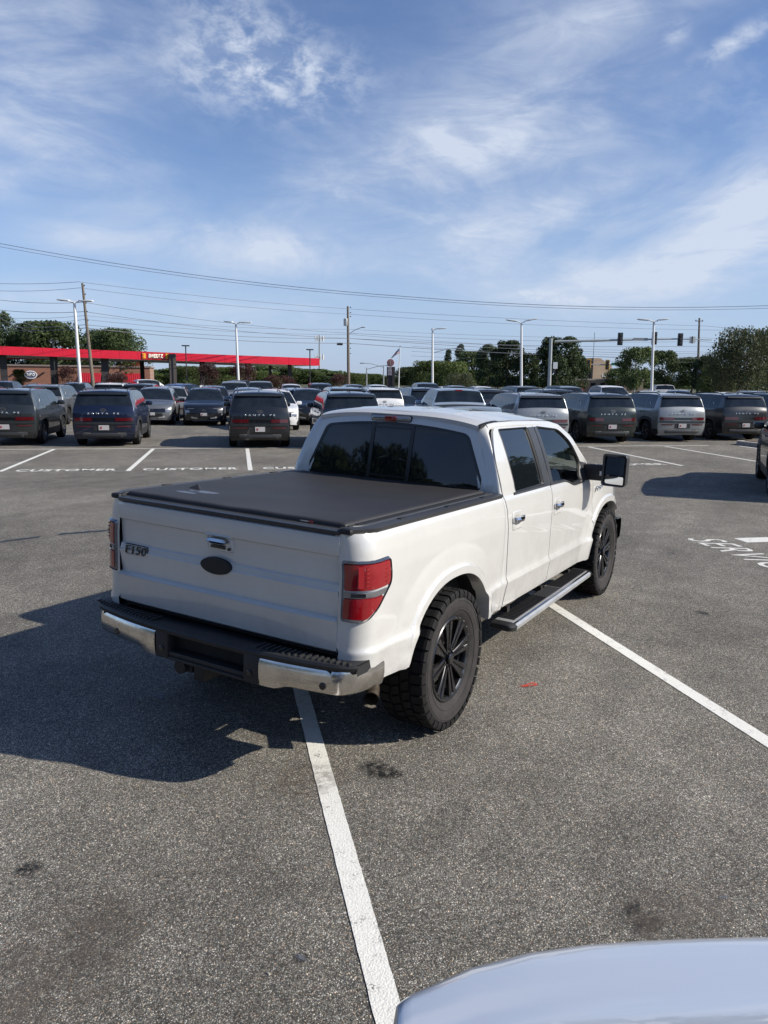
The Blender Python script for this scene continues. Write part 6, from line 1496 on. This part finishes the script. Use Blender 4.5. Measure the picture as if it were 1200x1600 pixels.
# name on the fascia
s0, s1 = cpx(220), cpx(263); zz = zc_((s0+s1)/2)-FHt/2
def ctext(txt, s0, s1, h, z, y, mt, nm, par, bold=.04):
    # reads left to right as seen from the camera
    fl_ = sy > 0
    ex = (1, 0, 0) if sy > 0 else (1, 0, 0); ez = (0, -sy, 0)
    return text_mesh(txt, nm, mt, h, .05, par, width=abs(s1-s0), M=axes((s0, -sy*y, z-h/2), ex, (0, 0, 1), ez), bold=bold)
mb = MB(); mb.box(((s0+s1)/2, -sy*.10, zz), (s1-s0, .06, .86)); nb = mb.build('name_board', pmat('name_board_red', (.45, .01, .02), .4), can, ang=None)
ctext('SHEETZ', s0+.75, s1-.75, .50, zz, .14, pmat('sign_cream', (.85, .75, .62), .4), 'name_letters', nb, .06)
yel = pmat('sign_yellow', (.80, .42, .04), .4); org = pmat('sign_orange', (.65, .10, .02), .4)
for (xx, sg) in ((s0+.25, 1), (s1-.25, -1)):
    mb = MB(); mb.box((xx, -sy*.15, zz), (.42, .05, .62), bev=.02); q = mb.build('name_flame', yel, nb, ang=None); mb = MB(); mb.box((xx-sg*.10, -sy*.19, zz), (.14, .03, .5)); mb.build('flame_core', org, q, ang=None)
# brick shop
brick = bpy.data.materials.new('brick_wall'); brick.use_nodes = True; t = NT(brick.node_tree); tc = t.node('ShaderNodeTexCoord'); bt = t.node('ShaderNodeTexBrick')
mp = t.node('ShaderNodeMapping'); mp.inputs['Rotation'].default_value = (math.pi/2, 0, 0); t.l.new(tc.outputs['Object'], mp.inputs[0]); t.l.new(mp.outputs[0], bt.inputs[0])
bt.inputs['Scale'].default_value = 2.2; bt.inputs['Color1'].default_value = (.30, .12, .07, 1); bt.inputs['Color2'].default_value = (.22, .085, .055, 1); bt.inputs['Mortar'].default_value = (.30, .25, .21, 1); bt.inputs['Mortar Size'].default_value = .012
nn = t.noise(.5, tc.outputs['Object'], 4, .6); t.l.new(t.mix(t.maprange(nn, .3, .7, 0, .35), bt.outputs[0], (.34, .17, .11, 1)), t.n['Principled BSDF'].inputs['Base Color']); t.n['Principled BSDF'].inputs['Roughness'].default_value = .9
Dsh = 122; A_ = np.array(far(-40, Dsh)); B_ = np.array(far(232, Dsh+6)); d_ = B_-A_; Ls = np.linalg.norm(d_); sh = empty('brick_shop', (A_[0], A_[1], 0), math.atan2(d_[1], d_[0]), 'long low brick convenience shop with red awnings under the canopy', 'shop')
zt_ = ztop(80, 572, Dsh); sgn = 1
def spx(u): 
    d = FH+RH*(u-600)/F*.985; dd = d_/Ls; A = np.array([[dd[0], -d[0]], [dd[1], -d[1]]]); return np.linalg.solve(A, CAM[:2]-A_)[0]
mb = MB(); mb.box((Ls/2, 6, zt_/2), (Ls, 12, zt_)); mb.build('wall', brick, sh, ang=None)
mb = MB(); mb.box((Ls/2, 6, zt_+.1), (Ls+.3, 12.3, .25)); mb.build('roof_coping', pmat('coping', (.25, .20, .17), .6), sh, ang=None)
metal_red = pmat('red_metal_roof', (.42, .02, .03), .4)
for (ua, ub) in ((124, 156), (190, 223)):
    a, b = spx(ua), spx(ub); mb = MB(); n = 10
    for k in range(n):
        x0, x1 = a+(b-a)*k/n, a+(b-a)*(k+1)/n-.05; mb.add([(x0, -1.1, zt_-2.35), (x1, -1.1, zt_-2.35), (x1, -.02, zt_-.95), (x0, -.02, zt_-.95), (x0, -1.1, zt_-2.5), (x1, -1.1, zt_-2.5)], [(0, 1, 2, 3), (0, 4, 5, 1)])
    mb.build('awning', metal_red, sh, ang=None); mb = MB(); mb.box(((a+b)/2, -.03, 1.1), (b-a, .06, 2.0)); w_ = mb.build('shop_window', glass_far, sh, ang=None)
    for k in range(5): mb = MB(); mb.box((a+(b-a)*k/4, -.08, 1.1), (.08, .06, 2.0)); mb.build('mullion', dark_metal, w_, ang=None)
a, b = spx(180), spx(224); mb = MB(); zr = ztop(200, 565, Dsh); n = 14; G0 = []
P = [(a, 0, zt_+.2), (b, 0, zt_+.2), (b-.9, 1.6, zr), (a+.9, 1.6, zr), (b, 3.4, zt_+.2), (a, 3.4, zt_+.2)]; mb.add(P, [(0, 1, 2, 3), (1, 4, 2), (5, 0, 3), (4, 5, 3, 2)]); rf = mb.build('raised_roof', metal_red, sh, ang=None)
for k in range(n): t_ = (k+.5)/n; mb = MB(); x0 = a+(b-a)*t_; x1 = a+.9+(b-a-1.8)*t_; mb.tube([(x0, -.02, zt_+.24), (x1, 1.58, zr+.03)], .05, 4); mb.build('roof_seam', metal_red, rf, ang=None)
mb = MB(); mb.box((spx(240)-2.2, 2, zt_*.5), (.5, 1.5, zt_)); mb.build('corner_pier', brick, sh, ang=None)
xm = spx(46); mb = MB(); Lz = zt_-1.35; G = []
for t_ in np.linspace(0, 2*math.pi, 28, endpoint=False): G.append([(xm+.88*math.cos(t_), -.10, Lz+.58*math.sin(t_)), (xm+.88*math.cos(t_), -.30, Lz+.58*math.sin(t_)), (xm, -.32, Lz)])
G.append(G[0]); mb.grid(G); os_ = mb.build('oval_sign', pmat('oval_blue', (.16, .17, .26), .4), sh)
mb = MB(); G = [[(xm+.94*math.cos(t_), -.31, Lz+.64*math.sin(t_)), (xm+.82*math.cos(t_), -.33, Lz+.52*math.sin(t_))] for t_ in np.linspace(0, 2*math.pi, 29)]; mb.grid(G); mb.build('sign_rim', white_plastic, os_)
text_mesh('MTO', 'sign_letters', white_plastic, .48, .03, os_, width=1.15, M=axes((xm-.575, -.35, Lz-.20), (1, 0, 0), (0, 0, 1), (0, -1, 0)), bold=.05)
a, b = spx(170), spx(184); mb = MB()
for k in range(7): mb.box((a+(b-a)*k/7, -.06, zt_-1.15), (.12, .06, .22+.08*(k % 2)))
mb.build('small_letters', white_plastic, sh, ang=None)
for u in (22, 66): mb = MB(); mb.box((spx(u), -.25, zt_-1.0), (.35, .4, .12)); mb.build('wall_lamp', dark_metal, sh, ang=None)
# ------------------------------------------------------------ traffic signals
Dt = 98; x, y = far(856.5, Dt); tm0 = empty('traffic_signal_mast', (x, y, 0), YAW-math.pi/2, 'grey mast with long arm carrying three dark signals seen from behind', 'traffic signal')
sc = Dt/F; Hm = ztop(861, 529, Dt); lean = dx_top(x, y, Hm, 861, Dt)
mb = MB(); mb.tube([(0, 0, 0), (lean, 0, Hm)], [.24, .19], 14); mb.build('pole', galv, tm0)
def ax(u): return (u-856.5)*sc
def az_(v): return ztop(861, v, Dt)+ (0)
arm = [(ax(862), 0, ztop(862, 534, Dt)), (ax(960), 0, ztop(960, 531.5, Dt)), (ax(1050), 0, ztop(1050, 530, Dt)), (ax(1101), 0, ztop(1101, 531.5, Dt))]
mb = MB(); mb.tube(arm, [.16, .12, .08, .05], 10); am = mb.build('mast_arm', galv, tm0)
yelh = pmat('signal_yellow', (.55, .30, .02), .5)
def signal(par, xx, zz, s=1., face=False, yy=-.1):
    mb = MB(); mb.box((xx, yy, zz), (.60*s, .22, 1.45*s), bev=.04); bp = mb.build('signal_backplate', black_gloss if not face else yelh, par, ang=None)
    mb = MB()
    for k in (-1, 0, 1): mb.lathe([(.15*s, -.36), (.16*s, -.36), (.16*s, -.1), (.15*s, -.1)], 10, 'Y', (xx, yy if not face else yy, zz+k*.43*s), cap=True); mb.box((xx, yy-.16, zz+k*.43*s), (.38*s, .12, .38*s), bev=.03)
    mb.build('signal_head', dark_metal, bp)
for u, v in ((961, 530), (1013, 529), (1052.5, 531)): signal(am, ax(u), ztop(u, v, Dt), 1.05)
mb = MB(); mb.box((ax(992), -.1, ztop(992, 530.5, Dt)), (1.75, .05, .34)); mb.build('street_name_plate', pmat('sign_back', (.33, .33, .32), .5, .4), am, ang=None)
mb = MB(); mb.box((ax(1071), -.1, ztop(1071, 531.5, Dt)), (.75, .04, .80), bev=.0); q = mb.build('lane_sign', pmat('sign_back2', (.60, .60, .58), .5), am, ang=None); mb = MB(); mb.box((ax(1071), -.14, ztop(1071, 531.5, Dt)), (.10, .04, .9)); mb.build('sign_bracket', dark_metal, q, ang=None)
mb = MB(); mb.box((ax(864), -.15, ztop(864, 571, Dt)), (.55, .05, .80)); mb.build('post_sign', white_plastic, tm0, ang=None)
Dt2 = 128; x, y = far(990, Dt2); sc2 = Dt2/F; m2 = empty('traffic_signal_mast', (x, y, 0), YAW-math.pi/2, 'farther signal mast whose arm carries three yellow signals and a green street name sign', 'traffic signal')
Z2 = ztop(920, 569.5, Dt2); mb = MB(); mb.tube([(0, 0, 0), (0, 0, Z2+.3)], .14, 10); mb.build('pole', galv, m2); mb = MB(); mb.tube([(0, 0, Z2), ((868-990)*sc2, 0, Z2)], [.12, .06], 8); a2 = mb.build('mast_arm', galv, m2)
for u, s in ((874.5, 1.55), (917, 1.25), (946, 1.1)): signal(a2, (u-990)*sc2, Z2, s, True)
mb = MB(); mb.box(((958-990)*sc2, -.1, Z2+.12), (1.3, .05, .4)); mb.build('street_name_plate', pmat('street_green', (.02, .16, .09), .4), a2, ang=None)
mb = MB(); mb.tube([((887-990)*sc2, 0, Z2), ((887-990)*sc2, 0, Z2+2.0)], .04, 5); mb.build('camera_post', galv, a2)
# tan building and low wall building
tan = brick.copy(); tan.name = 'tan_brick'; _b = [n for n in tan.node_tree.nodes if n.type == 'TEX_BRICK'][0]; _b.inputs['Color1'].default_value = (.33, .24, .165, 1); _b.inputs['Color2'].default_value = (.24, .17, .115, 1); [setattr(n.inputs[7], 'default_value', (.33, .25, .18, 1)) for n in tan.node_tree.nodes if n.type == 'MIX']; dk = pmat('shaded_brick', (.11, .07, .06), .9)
Db = 175; x, y = far(930, Db); sb = Db/F; tb = empty('brick_tower', (x, y, 0), YAW-math.pi/2+.35, 'tan brick tower-like building with sloping top, right of the dark trees', 'building')
Ht = ztop(930, 560, Db); Hl = ztop(945, 572, Db)
mb = MB(); mb.add([(-2.6, -2.2, 0), (2.2, -2.2, 0), (2.2, 2.2, 0), (-2.6, 2.2, 0), (-2.6, -2.2, Ht), (-.9, -2.2, Ht), (2.2, -2.2, Hl), (2.2, 2.2, Hl), (-.9, 2.2, Ht), (-2.6, 2.2, Ht)],
 [(0, 1, 6, 5, 4), (1, 2, 7, 6), (2, 3, 9, 8, 7), (3, 0, 4, 9), (4, 5, 8, 9), (5, 6, 7, 8)]); mb.build('wall', tan, tb, ang=None)
mb = MB(); mb.box((.3, 0, Ht-.05), (.01, .01, .01)); mb.box((-3.1, .3, Ht/2-.2), (1.2, 3.4, Ht-.4)); mb.build('side_bay', dk, tb, ang=None)
mb = MB()
for k in range(4): mb.box((-3.75, -.8+k*.7, Ht*.55), (.06, .3, Ht*.6))
mb.build('louvre', dark_metal, tb, ang=None)
mb = MB(); mb.box((.2, -2.25, Ht*.46), (1.0, .1, .5)); mb.build('wall_sign', white_plastic, tb, ang=None)
mb = MB(); mb.tube([(-1.2, 0, Ht), (-1.2, 0, ztop(921, 520, Db))], .05, 6); mb.build('aerial', dark_metal, tb, ang=None)
x, y = far(950, 150); lb = empty('low_flat_building', (x, y, 0), YAW-math.pi/2, 'low flat tan building below the brick tower', 'building'); Hlow = ztop(950, 594, 150); sl = 150/F
mb = MB(); mb.box((0, 3, Hlow/2), (105*sl, 6, Hlow)); mb.build('wall', tan, lb, ang=None); mb = MB(); mb.box((0, 3, Hlow+.1), (106*sl, 6.3, .3)); mb.build('roof_edge', pmat('roof_edge', (.38, .34, .28), .7), lb, ang=None)
for k in range(6): mb = MB(); mb.box(((-40+k*15)*sl, -.05, Hlow*.5), (7*sl, .1, Hlow*.5)); mb.build('window', glass_far, lb, ang=None)
mb = MB(); mb.box((-44*sl, -.6, Hlow*.4), (4*sl, 1.0, Hlow*.8)); mb.build('red_pier', pmat('red_pier', (.35, .10, .06), .8), lb, ang=None)
# dealership wall behind the photographer
x, y = wpt(-42, 4); db = empty('showroom', (x, y, 0), YAW-math.pi/2, 'pale showroom building behind the photographer, reflected in the pickup glass', 'building'); mb = MB(); mb.box((0, 0, 2.6), (46, 12, 5.2)); mb.build('wall', pmat('showroom_wall', (.42, .41, .39), .7), db, ang=None)
for k in range(10): mb = MB(); mb.box((-18+k*4, 6.05, 1.8), (3.4, .1, 3.0)); mb.build('window', glass_far, db, ang=None)
